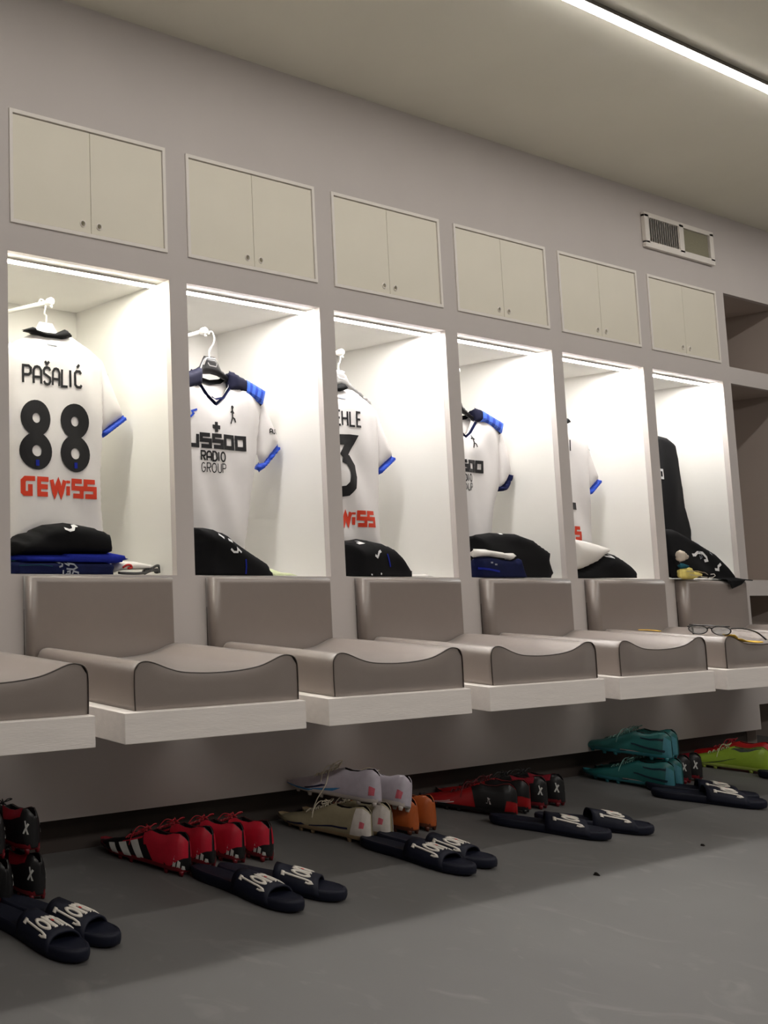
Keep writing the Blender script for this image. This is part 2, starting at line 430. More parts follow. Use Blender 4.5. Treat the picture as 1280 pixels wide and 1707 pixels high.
# ------------------------------------------------------------------ lockers
LEDM = {}
def led_mat(warm):
    if warm not in LEDM:
        c = (1.0, 0.965, 0.84) if warm else (1.0, 0.965, 0.935)
        LEDM[warm] = mat('led_light_warm' if warm else 'led_light', (255, 250, 240), emit=(c, LED_EMIT))
    return LEDM[warm]
ORD = ['just beyond the left edge', 'leftmost in view, holding the jersey numbered 88', 'second from the left, holding a front-facing jersey',
       'third from the left, with the jersey numbered 3', 'fourth from the left, with a black garment over navy clothes',
       'fifth from the left, with a white garment over black shorts', 'sixth from the left, with the all-black kit']
ORDS = ['beyond the left edge', 'leftmost in view', 'second from the left', 'third from the left', 'fourth from the left', 'fifth from the left', 'rightmost, below the air vent']
for i in range(NU):
    x0, x1 = X0(i) + NL, X0(i) + NR; xc = cen(i)
    t = thing('locker_niche', 'lit white open locker niche, ' + ORD[i], 'locker niche', (xc, 0.2, ZNB), 'open locker niches along the wall')
    box('back_panel', x0 - .012, x1 + .012, ND, ND + .012, ZNB - .012, ZNT + .012, M['niche'], t)
    box('side_panel', x0 - .012, x0, T + .0005, ND - .0002, ZNB, ZNT, M['niche'], t)
    box('side_panel', x1, x1 + .012, T + .0005, ND - .0002, ZNB, ZNT, M['niche'], t)
    box('top_panel', x0 - .012, x1 + .012, T + .0005, ND - .0002, ZNT + .0002, ZNT + .012, M['niche'], t)
    box('shelf_panel', x0 - .012, x1 + .012, T + .0005, ND - .0002, ZNB - .012, ZNB - .0002, M['niche'], t)
    # slim white arm reaching forward from the back panel
    tipx = xc + (-0.062 if i != 1 else -0.045); ty, tz = 0.145, 1.686
    if i >= 2: tipx = xc - 0.085; tz = 1.668
    bx = tipx + (0.0 if i != 1 else -0.10)
    rb = B(); rb.tube([(bx, ND - .001, tz), (tipx, ty, tz)], 0.0075, 10); ra = rb.build('hanging_rail', M['white_plastic'], t, True)
    rb = B(); rb.tube([(tipx, ty + .010, tz), (tipx, ty + .004, tz), (tipx, ty - .008, tz), (tipx, ty - .012, tz)], 0.0135, 14, rf=lambda s: 1 if 0.1 < s < 0.9 else 0.75)
    rb.tube([(tipx, ty - .004, tz - .008), (tipx, ty - .010, tz - .022)], 0.004, 8)
    rb.build('rail_end_cap', M['white_plastic'], ra, True)
    rb = B(); rb.tube([(bx, ND - .0002, tz), (bx, ND - .008, tz)], 0.018, 16); rb.build('rail_flange', M['white_plastic'], ra, True)
    # light line
    l = thing('led_strip', 'thin glowing light line under the top of the locker niche ' + ORDS[i], 'light strip', (xc, .062, ZNT), 'light lines in the lockers')
    hb = B(); hb.box(x0 + .001, x1 - .001, .0475, .0505, ZNT - .0062, ZNT - .0004); hb.box(x0 + .001, x1 - .001, .0507, .0726, ZNT - .0025, ZNT - .0004)
    hb.box(x0 + .001, x1 - .001, .0728, .0758, ZNT - .0080, ZNT - .0004); hb.build('housing', M['frame'], l)
    box('diffuser', x0 + .002, x1 - .002, .0512, .0715, ZNT - .0085, ZNT - .0027, led_mat(i == 1), l)
    # wall cabinet
    c = thing('wall_cabinet', 'flush cream double-door wall cabinet with white frame, ' + (ORDS[i] if i else 'beyond the left edge'), 'cabinet', (X0(i) + .315, 0, CZB), 'flush wall cabinets above the lockers')
    a, b_ = X0(i) + .001, X0(i) + .6296
    body = B(); g = .004
    body.box(a + g, b_ - g, .36, .37, CZB + g, CZT - g)
    body.box(a + g, a + 2 * g, .022, .3598, CZB + g, CZT - g); body.box(b_ - 2 * g, b_ - g, .022, .3598, CZB + g, CZT - g)
    body.box(a + 2 * g, b_ - 2 * g, .022, .3598, CZB + g, CZB + 2 * g); body.box(a + 2 * g, b_ - 2 * g, .022, .3598, CZT - 2 * g, CZT - g)
    body.build('body', M['dark'], c)
    fw = .0125; fr = B(); y0_, y1_ = -.004, .021
    fr.box(a, a + fw, y0_, y1_, CZB, CZT, .0012); fr.box(b_ - fw, b_, y0_, y1_, CZB, CZT, .0012)
    fr.box(a + fw - .001, b_ - fw + .001, y0_, y1_, CZB, CZB + fw, .0012); fr.box(a + fw - .001, b_ - fw + .001, y0_, y1_, CZT - fw, CZT, .0012)
    fr.build('frame', M['frame'], c)
    mid = X0(i) + .3135
    for k, (dx0, dx1) in enumerate(((a + fw + .002, mid - .0012), (mid + .0012, b_ - fw - .002))):
        dz0, dz1 = CZB + fw + .002, CZT - fw - .003
        hx = X0(i) + (.280 if k == 0 else .345); hz = 1.898; hr = .0085
        bm = bmesh.new()
        vo = [bm.verts.new((x, 0, z)) for x, z in ((dx0, dz0), (dx1, dz0), (dx1, dz1), (dx0, dz1))]
        vi = [bm.verts.new((hx + hr * math.cos(q * math.pi / 10), 0, hz + hr * math.sin(q * math.pi / 10))) for q in range(20)]
        ed = [bm.edges.new((vo[q], vo[(q + 1) % 4])) for q in range(4)] + [bm.edges.new((vi[q], vi[(q + 1) % 20])) for q in range(20)]
        bmesh.ops.triangle_fill(bm, use_beauty=True, edges=ed)
        geo = bmesh.ops.extrude_face_region(bm, geom=bm.faces[:])
        for v in geo['geom']:
            if isinstance(v, bmesh.types.BMVert): v.co.y += .016
        bm.verts.ensure_lookup_table()
        d = B(); d.add([v.co[:] for v in bm.verts], [[v.index for v in f.verts] for f in bm.faces]); bm.free()
        dd = d.build('door', M['door'], c)
        d = B(); d.tube([(hx + (hr + .0012) * math.cos(q * math.pi / 10), -.0008, hz + (hr + .0012) * math.sin(q * math.pi / 10)) for q in range(20)], .0019, 6, closed=True)
        d.build('finger_hole_ring', M['frame'], dd, True)

# open shelving to the right of the lockers
t = thing('open_shelving', 'unlit open shelf compartments at the right edge, beside the last locker', 'shelving', ((SHX + SHX1) / 2, .2, 0))
for a, b_ in SHELF:
    lo = max(a, .0)
    box('back_panel', SHX - .001, SHX1 + .012, ND, ND + .012, lo, b_ + .012, M['shelf'], t)
    box('side_panel', SHX1, SHX1 + .012, T + .0005, ND - .0002, lo, b_, M['shelf'], t)
    box('side_panel', SHX - .0018, SHX, T + .0005, ND - .0002, lo, b_, M['shelf'], t)
    box('top_panel', SHX - .001, SHX1 + .012, T + .0005, ND - .0002, b_ + .0002, b_ + .012, M['shelf'], t)
    if a > 0: box('shelf_panel', SHX - .001, SHX1 + .012, T + .0005, ND - .0002, a - .012, a - .0002, M['shelf'], t)

# bench: slab, seat cushion and back cushion per locker
PX, PW, PY, PZT, PZB = -.0098, .6301, .4286, .4866, .4135
prof_pts = [(.040, .4875), (.0385, .53), (.039, .572), (.043, .589), (.056, .601), (.076, .6045), (.103, .600), (.15, .585), (.192, .5755), (.243, .571), (.316, .569),
            (.402, .572), (.47, .580), (.515, .592), (.549, .603), (.575, .6065), (.600, .601), (.611, .589), (.6145, .572), (.615, .53), (.6135, .4875)]
def cushion(i, label):
    t = thing('seat_cushion', label, 'seat cushion', (X0(i) + .327, -.23, PZT), 'grey seat cushions on the bench')
    sp = smooth_path([(p[0], 0, p[1]) for p in prof_pts], 3)
    pr = [(p.x + X0(i), p.z) for p in sp]; n = len(pr); cx, cz = X0(i) + .327, .53
    rows = [(-.403, .975), (-.409, .992), (-.411, 1.0)]
    b = B(); ring = []
    ys = [-.411, -.4085, -.4, -.3, -.2, -.1, -.056, -.049, -.046]
    sc_ = [1.0, 1.004, 1.006, 1.008, 1.008, 1.006, 1.0, .985, .95]
    for y, s_ in zip(ys, sc_):
        ring.append([(cx + (p[0] - cx) * s_, y, max(PZT + .0003, cz + (p[1] - cz) * s_)) for p in pr])
    b.add([q for g_ in ring for q in g_], [(r_ * n + k, r_ * n + k + 1, (r_ + 1) * n + k + 1, (r_ + 1) * n + k) for r_ in range(len(ys) - 1) for k in range(n - 1)] +
          [(r_ * n, (r_ + 1) * n, (r_ + 1) * n + n - 1, r_ * n + n - 1) for r_ in range(len(ys) - 1)] + [[(len(ys) - 1) * n + k for k in range(n)]])
    body = b.build('cover', M['cush'], t, True)
    # padded front panel
    def topz(x): 
        xx = [p[0] for p in pr]; zz = [p[1] for p in pr]
        return np.interp(x, xx[3:-3], zz[3:-3])
    b = B(); K = 30; J = 6; vs_ = []
    for a in range(K + 1):
        x = pr[0][0] + (pr[-1][0] - pr[0][0]) * a / K; zt = float(topz(x))
        ex = min(a, K - a) / 4.0
        if a in (0, K): zt = .58
        for j in range(J + 1):
            z = PZT + .0006 + (zt - PZT - .0012) * j / J; ez = min(j, J - j + .5) / 1.5
            vs_.append((x, -.4112 - .006 * min(1, ex) * min(1, ez), z))
    b.add(vs_, [(a * (J + 1) + j, (a + 1) * (J + 1) + j, (a + 1) * (J + 1) + j + 1, a * (J + 1) + j + 1) for a in range(K) for j in range(J)])
    b.build('front_panel', M['cush'], t, True)
    b = B(); b.tube([(p[0], -.4125, p[1] + .0006) for p in pr], .0017, 6); b.build('piping', M['piping'], t, True)
    return t
def backrest(i, label):
    t = thing('back_cushion', label, 'back cushion', (X0(i) + .305, -.02, .50), 'grey back cushions under the lockers')
    b = B().box(X0(i) + .034, X0(i) + .5775, -.045, -.0015, .505, .8055, .0001); b = B()
    bm = bmesh.new(); bmesh.ops.create_cube(bm, size=1)
    x0, x1, z0, z1 = X0(i) + .034, X0(i) + .5785, .505, .8055
    for v in bm.verts: v.co = Vector(((x0 + x1) / 2 + v.co.x * (x1 - x0), -.0235 + v.co.y * .043, (z0 + z1) / 2 + v.co.z * (z1 - z0)))
    ed = [e for e in bm.edges if all(v.co.y < -.03 for v in e.verts)]
    bmesh.ops.bevel(bm, geom=ed, offset=.020, segments=6, affect='EDGES', profile=.5)
    ed = [e for e in bm.edges if abs(e.verts[0].co.x - e.verts[1].co.x) < 1e-6 and abs(e.verts[0].co.z - e.verts[1].co.z) < 1e-6 and max(v.co.z for v in e.verts) > z1 - .001]
    bm.verts.ensure_lookup_table(); b.add([v.co[:] for v in bm.verts], [[v.index for v in f.verts] for f in bm.faces]); bm.free()
    b.build('cover', M['cush'], t, True)
    b = B(); b.tube([(x0 + .001, -.0035, z0 + .004), (x0 + .001, -.0035, z1 - .003), (x1 - .001, -.0035, z1 - .003), (x1 - .001, -.0035, z0 + .004)], .0018, 6)
    b.build('piping', M['piping'], t, True)
SC = ['grey contoured seat cushion cut off by the left edge, with dark piping', 'largest fully visible grey contoured seat cushion, below the locker with jersey 88',
      'grey contoured seat cushion below the second locker from the left', 'grey contoured seat cushion in the middle of the row, below the jersey numbered 3',
      'grey contoured seat cushion below the locker with the navy clothes', 'grey contoured seat cushion cut off by the right edge, carrying yellow straps and spectacles', 'grey seat cushion farthest right, seen only as a sliver behind the spectacles']
for i in range(NU):
    s = box('bench_slab', X0(i) + PX, X0(i) + PX + PW, -PY, -.0004, PZB, PZT, M['plank'], None, .0016)
    tag(s, 'white painted bench slab under the seat cushion, ' + ('cut off by the left edge', ORDS[1], ORDS[2], ORDS[3], ORDS[4], 'cut off by the right edge', 'beyond the right edge')[i], 'bench', 'white bench slabs')
    cushion(i, SC[i])
    if i: backrest(i, 'grey padded back cushion, ' + ['', 'largest and leftmost', 'second from the left', 'third from the left', 'fourth from the left', 'fifth from the left', 'with a black garment hanging over its top edge'][i])

# ------------------------------------------------------------------ air vent
t = thing('air_vent', 'white rectangular wall air vent with slats on the left half, above the last cabinet', 'air vent', (3.91, 0, 2.34))
a, b_, c, d = 3.593, 4.225, 2.341, 2.508
fr = B(); y0_ = -.014; fw = .030
fr.box(a, b_, y0_, -.0005, c, c + fw, .001); fr.box(a, b_, y0_, -.0005, d - .022, d, .001)
fr.box(a, a + .036, y0_, -.0006, c + .02, d - .01, .001); fr.box(b_ - .036, b_, y0_, -.0006, c + .02, d - .01, .001)
fr.box(3.902, 3.942, y0_, -.0006, c + .02, d - .01, .001)
fr.build('frame', M['frame'], t)
box('back_plate', a + .02, b_ - .02, -.0030, -.0007, c + .02, d - .015, M['dark'], t)
for k in range(14):
    x = a + .047 + k * .0198
    v = [(x - .0035, -.0115, c + .03), (x + .0035, -.0035, c + .03), (x + .0055, -.0035, c + .03), (x - .0015, -.0115, c + .03)]
    v = v + [(p[0], p[1], d - .022) for p in v]
    mesh('slat', v, [(0, 1, 2, 3), (4, 7, 6, 5), (0, 4, 5, 1), (1, 5, 6, 2), (2, 6, 7, 3), (3, 7, 4, 0)], M['frame'], t)
box('filter_panel', 3.943, b_ - .042, -.0075, -.0032, c + .031, d - .023, mat('beige_filter', (150, 146, 125), .8, .1, .05, 200), t)

# ------------------------------------------------------------------ ceiling lights
mh = mat('light_housing', (120, 116, 110), .5, .3); md = mat('ceiling_light_diffuser', (255, 252, 246), emit=((1.0, .955, .91), CEIL_EMIT))
for k, (y, hw, lab) in enumerate(((-.6650, .0118, 'long thin glowing ceiling light line running parallel to the lockers'), (-3.2, .042, 'unseen second ceiling light line added behind the viewpoint, widened for frontal light'))):
    l = thing('ceiling_light', lab, 'ceiling light', (2.2, y, ZC))
    xa, xb = (-1.2, 5.6) if k == 0 else (-2.3, 6.6)  # second line is unseen, added and widened to brighten the bench fronts
    box('housing', xa, xb, y - hw - .0022, y + hw + .0012, ZC - .0145, ZC - .0002, mh, l)
    box('diffuser', xa + .002, xb - .002, y - hw, y + hw, ZC - .0165, ZC - .0147, md, l)

# ------------------------------------------------------------------ clothes
O = {}
O['shorts1']=[(-0.275,0.908),(-0.244,0.916),(-0.229,0.929),(-0.184,0.937),(-0.168,0.949),(-0.138,0.959),(-0.092,0.964),(-0.058,0.968),(-0.011,0.964),(0.037,0.958),(0.073,0.948),(0.092,0.941),(0.096,0.909),(0.102,0.869),(0.035,0.868),(-0.174,0.865),(-0.276,0.862)]
O['blue1']=[(-0.26,0.871),(0.121,0.879),(0.155,0.868),(0.152,0.849),(0.105,0.841),(-0.26,0.839)]
O['navy1']=[(-0.291,0.85),(-0.077,0.85),(0.08,0.85),(0.089,0.832),(0.086,0.81),(-0.292,0.807)]
O['navylogo']=[[(-0.149,0.844),(-0.135,0.848),(-0.138,0.835),(-0.149,0.832)],[(-0.126,0.843),(-0.113,0.837),(-0.108,0.843),(-0.09,0.84),(-0.081,0.831),(-0.095,0.825),(-0.122,0.827)],[(-0.134,0.823),(-0.134,0.811)],[(-0.125,0.811),(-0.109,0.811),(-0.109,0.82),(-0.12,0.818)],[(-0.1,0.811),(-0.095,0.82),(-0.077,0.816),(-0.077,0.811)]]
O['white1']=[(0.11,0.811),(0.113,0.826),(0.128,0.84),(0.158,0.847),(0.195,0.85),(0.233,0.846),(0.27,0.841),(0.257,0.83),(0.224,0.818),(0.181,0.81)]
O['red1']=[(0.121,0.829),(0.143,0.842),(0.16,0.842),(0.165,0.833),(0.138,0.825)]
O['black1']=[(0.177,0.81),(0.219,0.82),(0.255,0.835),(0.285,0.839),(0.3,0.83),(0.297,0.811)]
O['shorts2']=[(-0.257,0.968),(-0.183,0.968),(-0.128,0.955),(-0.101,0.937),(-0.068,0.92),(-0.018,0.896),(0.067,0.857),(0.069,0.84),(0.086,0.834),(0.088,0.81),(-0.263,0.808)]
O['paper2']=[(0.099,0.832),(0.128,0.834),(0.166,0.822),(0.218,0.82),(0.233,0.816),(0.232,0.81),(0.097,0.809)]
O['blueline2']=[[(-0.083,0.865),(-0.081,0.84),(-0.083,0.816)]]
O['logo2']=[[(-0.151,0.898),(-0.138,0.888),(-0.121,0.888),(-0.118,0.9),(-0.102,0.887)],[(-0.19,0.946),(-0.174,0.933)],[(-0.155,0.929),(-0.136,0.922)]]
O['shorts3']=[(-0.248,0.935),(-0.166,0.943),(-0.132,0.948),(-0.076,0.943),(-0.032,0.935),(0.011,0.922),(0.051,0.894),(0.093,0.849),(0.12,0.838),(0.122,0.823),(0.104,0.81),(-0.257,0.808)]
O['paper3']=[(0.102,0.81),(0.116,0.819),(0.231,0.821),(0.266,0.811)]
O['logo3']=[[(-0.159,0.891),(-0.147,0.884),(-0.132,0.902),(-0.118,0.907)],[(-0.196,0.929),(-0.166,0.932),(-0.176,0.938)],[(-0.178,0.819),(-0.171,0.817)],[(-0.125,0.818),(-0.121,0.824)]]
O['blueline3']=[[(-0.083,0.894),(-0.073,0.846)]]
O['black4']=[(-0.208,0.973),(-0.109,0.988),(-0.021,0.987),(0.06,0.987),(0.162,0.967),(0.283,0.916),(0.266,0.881),(0.276,0.857),(0.294,0.825),(0.271,0.812),(-0.224,0.81)]
O['white4']=[(-0.269,0.921),(-0.165,0.92),(-0.088,0.912),(0.033,0.912),(-0.044,0.877),(-0.11,0.884),(-0.188,0.892),(-0.272,0.888)]
O['navy4']=[(-0.269,0.886),(-0.184,0.892),(-0.047,0.88),(0.014,0.89),(0.03,0.854),(0.046,0.813),(-0.276,0.811)]
O['logo4']=[[(-0.21,0.869),(-0.195,0.869)],[(-0.184,0.862),(-0.168,0.862)],[(-0.068,0.985),(-0.044,0.985)]]
O['blueline4']=[[(-0.292,0.847),(-0.224,0.843),(-0.156,0.835)]]
O['white5']=[(-0.294,0.981),(-0.228,0.975),(-0.138,0.966),(-0.047,0.953),(0.022,0.941),(0.005,0.923),(-0.045,0.904),(-0.104,0.877),(-0.199,0.851),(-0.312,0.835)]
O['black5']=[(-0.313,0.833),(-0.176,0.851),(-0.104,0.877),(-0.005,0.92),(0.043,0.921),(0.102,0.903),(0.171,0.875),(0.207,0.852),(0.218,0.828),(0.206,0.814),(-0.315,0.811)]
O['logo5']=[[(-0.024,0.907),(-0.001,0.902),(0.001,0.912),(0.008,0.897)]]
O['jersey6']=[(0.016,1.515),(0.131,1.505),(0.199,1.476),(0.222,1.4),(0.251,1.297),(0.261,1.253),(0.264,1.163),(0.298,1.049),(0.268,0.971),(-0.064,0.965)]
O['D6']=[[(0.005,1.328),(0.049,1.331),(0.044,1.295),(0.006,1.294),(0.005,1.328)]]
O['drape6']=[(-0.402,1.037),(-0.18,1.037),(-0.069,0.999),(0.111,0.933),(0.185,0.878),(0.228,0.828),(0.294,0.814),(0.281,0.806),(0.213,0.808),(0.176,0.789),(0.083,0.769),(0.06,0.794),(0.036,0.817),(-0.435,0.815)]
O['beige6']=[(-0.44,0.93),(-0.301,0.94),(-0.262,0.924),(-0.251,0.901),(-0.283,0.892),(-0.446,0.885)]
O['teal6']=[(-0.447,0.882),(-0.285,0.881),(-0.235,0.869),(-0.262,0.86),(-0.451,0.856)]
O['yellow6']=[(-0.451,0.856),(-0.246,0.866),(-0.223,0.847),(-0.161,0.842),(-0.137,0.826),(-0.218,0.81),(-0.296,0.81),(-0.371,0.817),(-0.455,0.83)]
O['logo6']=[[(-0.132,0.921),(-0.106,0.921),(-0.077,0.933),(-0.034,0.931),(-0.01,0.912),(-0.007,0.898),(-0.035,0.895)],[(0.041,0.857),(0.068,0.855),(0.071,0.871),(0.095,0.883)],[(-0.059,0.98),(-0.028,0.969)],[(0.031,0.934),(0.046,0.924)]]
O['collar1']=[(-0.148,1.572),(-0.102,1.588),(-0.086,1.579),(-0.049,1.576),(-0.012,1.577),(0.027,1.595),(0.058,1.573),(0.013,1.559),(-0.056,1.557),(-0.112,1.569)]
O['crest2']=[[(0.053,1.388),(0.052,1.368)],[(0.043,1.376),(0.052,1.384),(0.064,1.371)],[(0.052,1.368),(0.039,1.348)],[(0.052,1.368),(0.06,1.363),(0.063,1.356)]]
O['crosses2']=[[(-0.047,1.327),(-0.021,1.324)],[(-0.034,1.336),(-0.035,1.312)]]
O['chest2']=[[(-0.149,1.364),(-0.134,1.38),(-0.14,1.381),(-0.117,1.385)]]
O['vneck2']=[[(-0.122,1.476),(-0.092,1.445),(-0.043,1.417),(0.005,1.451),(0.036,1.48)]]
O['panel2']=[(0.05,1.529),(0.209,1.475),(0.182,1.424),(0.051,1.481)]
O['panel2b']=[(0.1,1.504),(0.2,1.471),(0.176,1.427),(0.086,1.457)]


def folds(seed, amp, ang=80, freq=26):
    rr = random.Random(seed); T_ = [(R(ang + rr.uniform(-22, 22)), freq * rr.uniform(.6, 1.5), rr.uniform(0, 6.28)) for _ in range(4)]
    def f(u, w_):
        a = 0
        for (th, fr, ph) in T_: a = a + np.sin((u * math.sin(th) + w_ * math.cos(th)) * fr + ph + 1.3 * np.sin(w_ * 7 + ph))
        return amp * a / 4
    return f

def mir(pts, c, lim=-.312): return [(max(lim, 2 * c - u), w_) for u, w_ in reversed(pts)]

def hanger(i, cu, ztop, kind, y=.182):
    """coat hanger: hook and shoulder bar, hung on the rail"""
    cx = cen(i); col = {'white': 'white plastic', 'black': 'black plastic', 'grey': 'grey plastic'}[kind]
    hl = {0: '', 1: 'white hanger inside the jersey numbered 88, under its rail', 2: 'black plastic hanger with white hook in the second locker from the left', 3: 'grey plastic hanger with white hook in the third locker from the left',
          4: 'black hanger inside the jersey of the fourth locker from the left', 5: 'black hanger inside the jersey of the fifth locker', 6: 'black hanger inside the black shirt'}[i]
    t = thing('clothes_hanger', hl, 'hanger', (cx + cu, y, ztop), 'hangers on the locker rails')
    m = {'white': M['white_plastic'], 'black': M['black_plastic'], 'grey': M['grey_plastic']}[kind]
    zt = 1.695 if i < 2 else 1.677
    tx = HOOKX[i]
    h = [(tx - .012, y, zt - .004), (tx - .006, y, zt + .0075), (tx + .006, y, zt + .006), (tx + .015, y, zt - .012), (tx + .010, y, zt - .035), (cx + cu + .002, y, ztop + .022), (cx + cu, y, ztop - .004)]
    b = B(); b.tube(smooth_path(h, 5), .0028, 8); b.build('hook', M['white_plastic'], t, True)
    s = [(-.026, 0), (.026, 0), (.034, -.012), (.050, -.040), (.085, -.062), (.150, -.094), (.185, -.112), (.186, -.124), (.15, -.112), (.08, -.084), (.035, -.068), (0, -.064)]
    out = s + [(-u, w_) for u, w_ in reversed(s) if u > 0.001]
    # order: right side down, then left side up
    out = [(cu + u, ztop + w_) for u, w_ in out]
    pl = Pillow(out, y, .010, .012, cx, step=.010); pl.build('shoulder_bar', m, t)
    if kind != 'white':
        ribbons('raised_rim', [[(cu - .040, ztop - .036), (cu - .024, ztop - .008), (cu + .020, ztop - .009)], [(cu - .020, ztop - .026), (cu - .012, ztop - .036), (cu + .02, ztop - .038), (cu + .026, ztop - .024)]], .0035, pl.yf, M['grey_plastic'] if kind == 'black' else M['white_plastic'], t, cx=cx)
    return t
HOOKX = {1: cen(1) - .046, 2: cen(2) - .005, 3: cen(3) - .045, 4: cen(4) - .045, 5: cen(5) - .045, 6: cen(6) - .045}


def jersey_back(i, c, dw, label, name, nline, numl, pn=0.0, ps_=0.0):
    # pn, ps_: sideways offsets of the number and of the red line
    cx = cen(i); yj = .175
    t = thing('football_jersey', label, 'jersey', (cx, yj, 1.5 + dw), 'white jerseys hanging in the lockers')
    f1_, f2_ = folds(i * 3 + 1, .0075, 84, 34), folds(i * 3 + 2, .006, 62, 22)
    fd = lambda u, w_: f1_(u, w_) + f2_(u, w_) * np.clip((1.45 - w_) * 4, .15, 1)
    nx = {1: -.016, 3: -.036, 5: -.066}[i]; ps_ += {1: -.010, 3: .010, 5: -.055}[i]; pn += {1: -.009, 3: -.030, 5: -.055}[i]
    side = [(.071, 1.590), (.151, 1.553), (.200, 1.518), (.200, 1.42), (.197, 1.32), (.192, 1.231), (.183, 1.14), (.183, 1.02), (.190, .95), (.192, .895)]
    side = [(c + u , w_ + dw) for u, w_ in side]
    if dw < -.02: side = [(u, max(w_, .895)) for u, w_ in side]
    body = side + mir(side, c)
    pb = Pillow(body, yj, .030, .09, cx, fold=fd, Db=.02)
    pb.build('body', M['jersey'], t)
    sl = [(.170, 1.545), (.207, 1.520), (.239, 1.449), (.262, 1.405), (.294, 1.343), (.196, 1.280), (.180, 1.33), (.172, 1.42)]
    cf = [(.294, 1.346), (.302, 1.327), (.203, 1.262), (.195, 1.283)]
    for s in (1, -1):
        pts = [(c + u, w_ + dw) for u, w_ in sl]; cp = [(c + u, w_ + dw) for u, w_ in cf]
        if s < 0: pts = mir(pts, c, -.309); cp = mir(cp, c, -.314)
        ps = Pillow(pts, yj + .004, .020, .05, cx, fold=folds(i + 9, .004, 60, 40)); so = ps.build('sleeve', M['jersey'], t)
        pc = Pillow(cp, yj + .003, .0215, .012, cx, step=.008); pc.build('cuff', M['blue'], so)
        if s > 0: ribbons('sleeve_mark', [[(c + .218, 1.478 + dw), (c + .224, 1.470 + dw)]], .006, lambda u, w_: ps.yf(u, w_), M['print_grey'], so, cx=cx)
    col = [(u + c + .005, w_ + dw + .012) for u, w_ in O['collar1']]
    if i > 1: col = [(c - .04 + .0 + (u + .045), w_ + .002) for u, w_ in col]
    pcl = Pillow(col, yj - .016, .016, .012, cx, Db=.028, step=.006); pcl.build('collar', M['black_cloth'], t)
    ribbons('neck_label', [[(c - .05, 1.548 + dw), (c - .01, 1.545 + dw)]], .006, pb.yf, M['print_grey'], t, cx=cx)
    nm, u0, u1, w0, w1, mk = name
    if nm: ribbons('name_print', text_lines(nm, c + nx + u0, c + nx + u1, w0 + dw, w1 + dw, mk), .0085, pb.yf, M['print_black'], t, cx=cx)
    lines, th = nline
    ribbons('number_print', [[(c + pn + u, w_ + dw) for u, w_ in ln] for ln in lines], th, pb.yf, M['print_black'], t, cx=cx, eps=.002)
    if numl:
        ribbons('number_patch', [[(c + pn + u, w_ + dw - .009), (c + pn + u, w_ + dw + .010)] for u, w_ in numl], .014, pb.yf, M['towel_blue'], t, cx=cx, eps=.0034)
    ribbons('sponsor_print', text_lines('gewiss', c + ps_ - .140, c + ps_ + .145, 1.0595 + dw, 1.107 + dw), .0155, pb.yf, M['print_red'], t, cx=cx)
    return t

def num88():
    def eight(cx_): return [arc(cx_, 1.196, .0405, .039, 0, 360, 30), arc(cx_, 1.301, .0365, .037, 0, 360, 30)]
    return eight(-.092) + eight(.064)
jersey_back(1, -.005, 0, 'fully visible white jersey showing its back with black number 88, leftmost locker', ('PASALIC', -.130, .096, 1.413, 1.468, [(2, CARON), (6, ACUTE)]), (num88(), .042), [(-.092, 1.157), (.064, 1.157)])
n3 = [[(-.075, 1.350), (.050, 1.357), (-.010, 1.285)], [(-.010, 1.285), (.022, 1.277), (.045, 1.25), (.048, 1.215), (.036, 1.18), (.01, 1.158), (-.03, 1.152), (-.07, 1.16)]]
jersey_back(3, -.05, -.055, 'white jersey in the third locker, large 3 on its back, half hidden by the stile', ('MAEHLE', -.130, .096, 1.44, 1.495, []), ([[(u, w_ + .03) for u, w_ in ln] for ln in n3], .040), None, -.012, -.042)
jersey_back(5, -.015, -.075, 'white jersey in the fifth locker, mostly hidden, seen from the back with blue cuff', ('NOLI', -.12, .094, 1.455, 1.505, []),
            ([[(-.13, 1.33), (-.10, 1.39), (-.05, 1.385), (-.035, 1.34), (-.06, 1.29), (-.13, 1.205), (.088, 1.205)]], .032), None, 0, -.045)

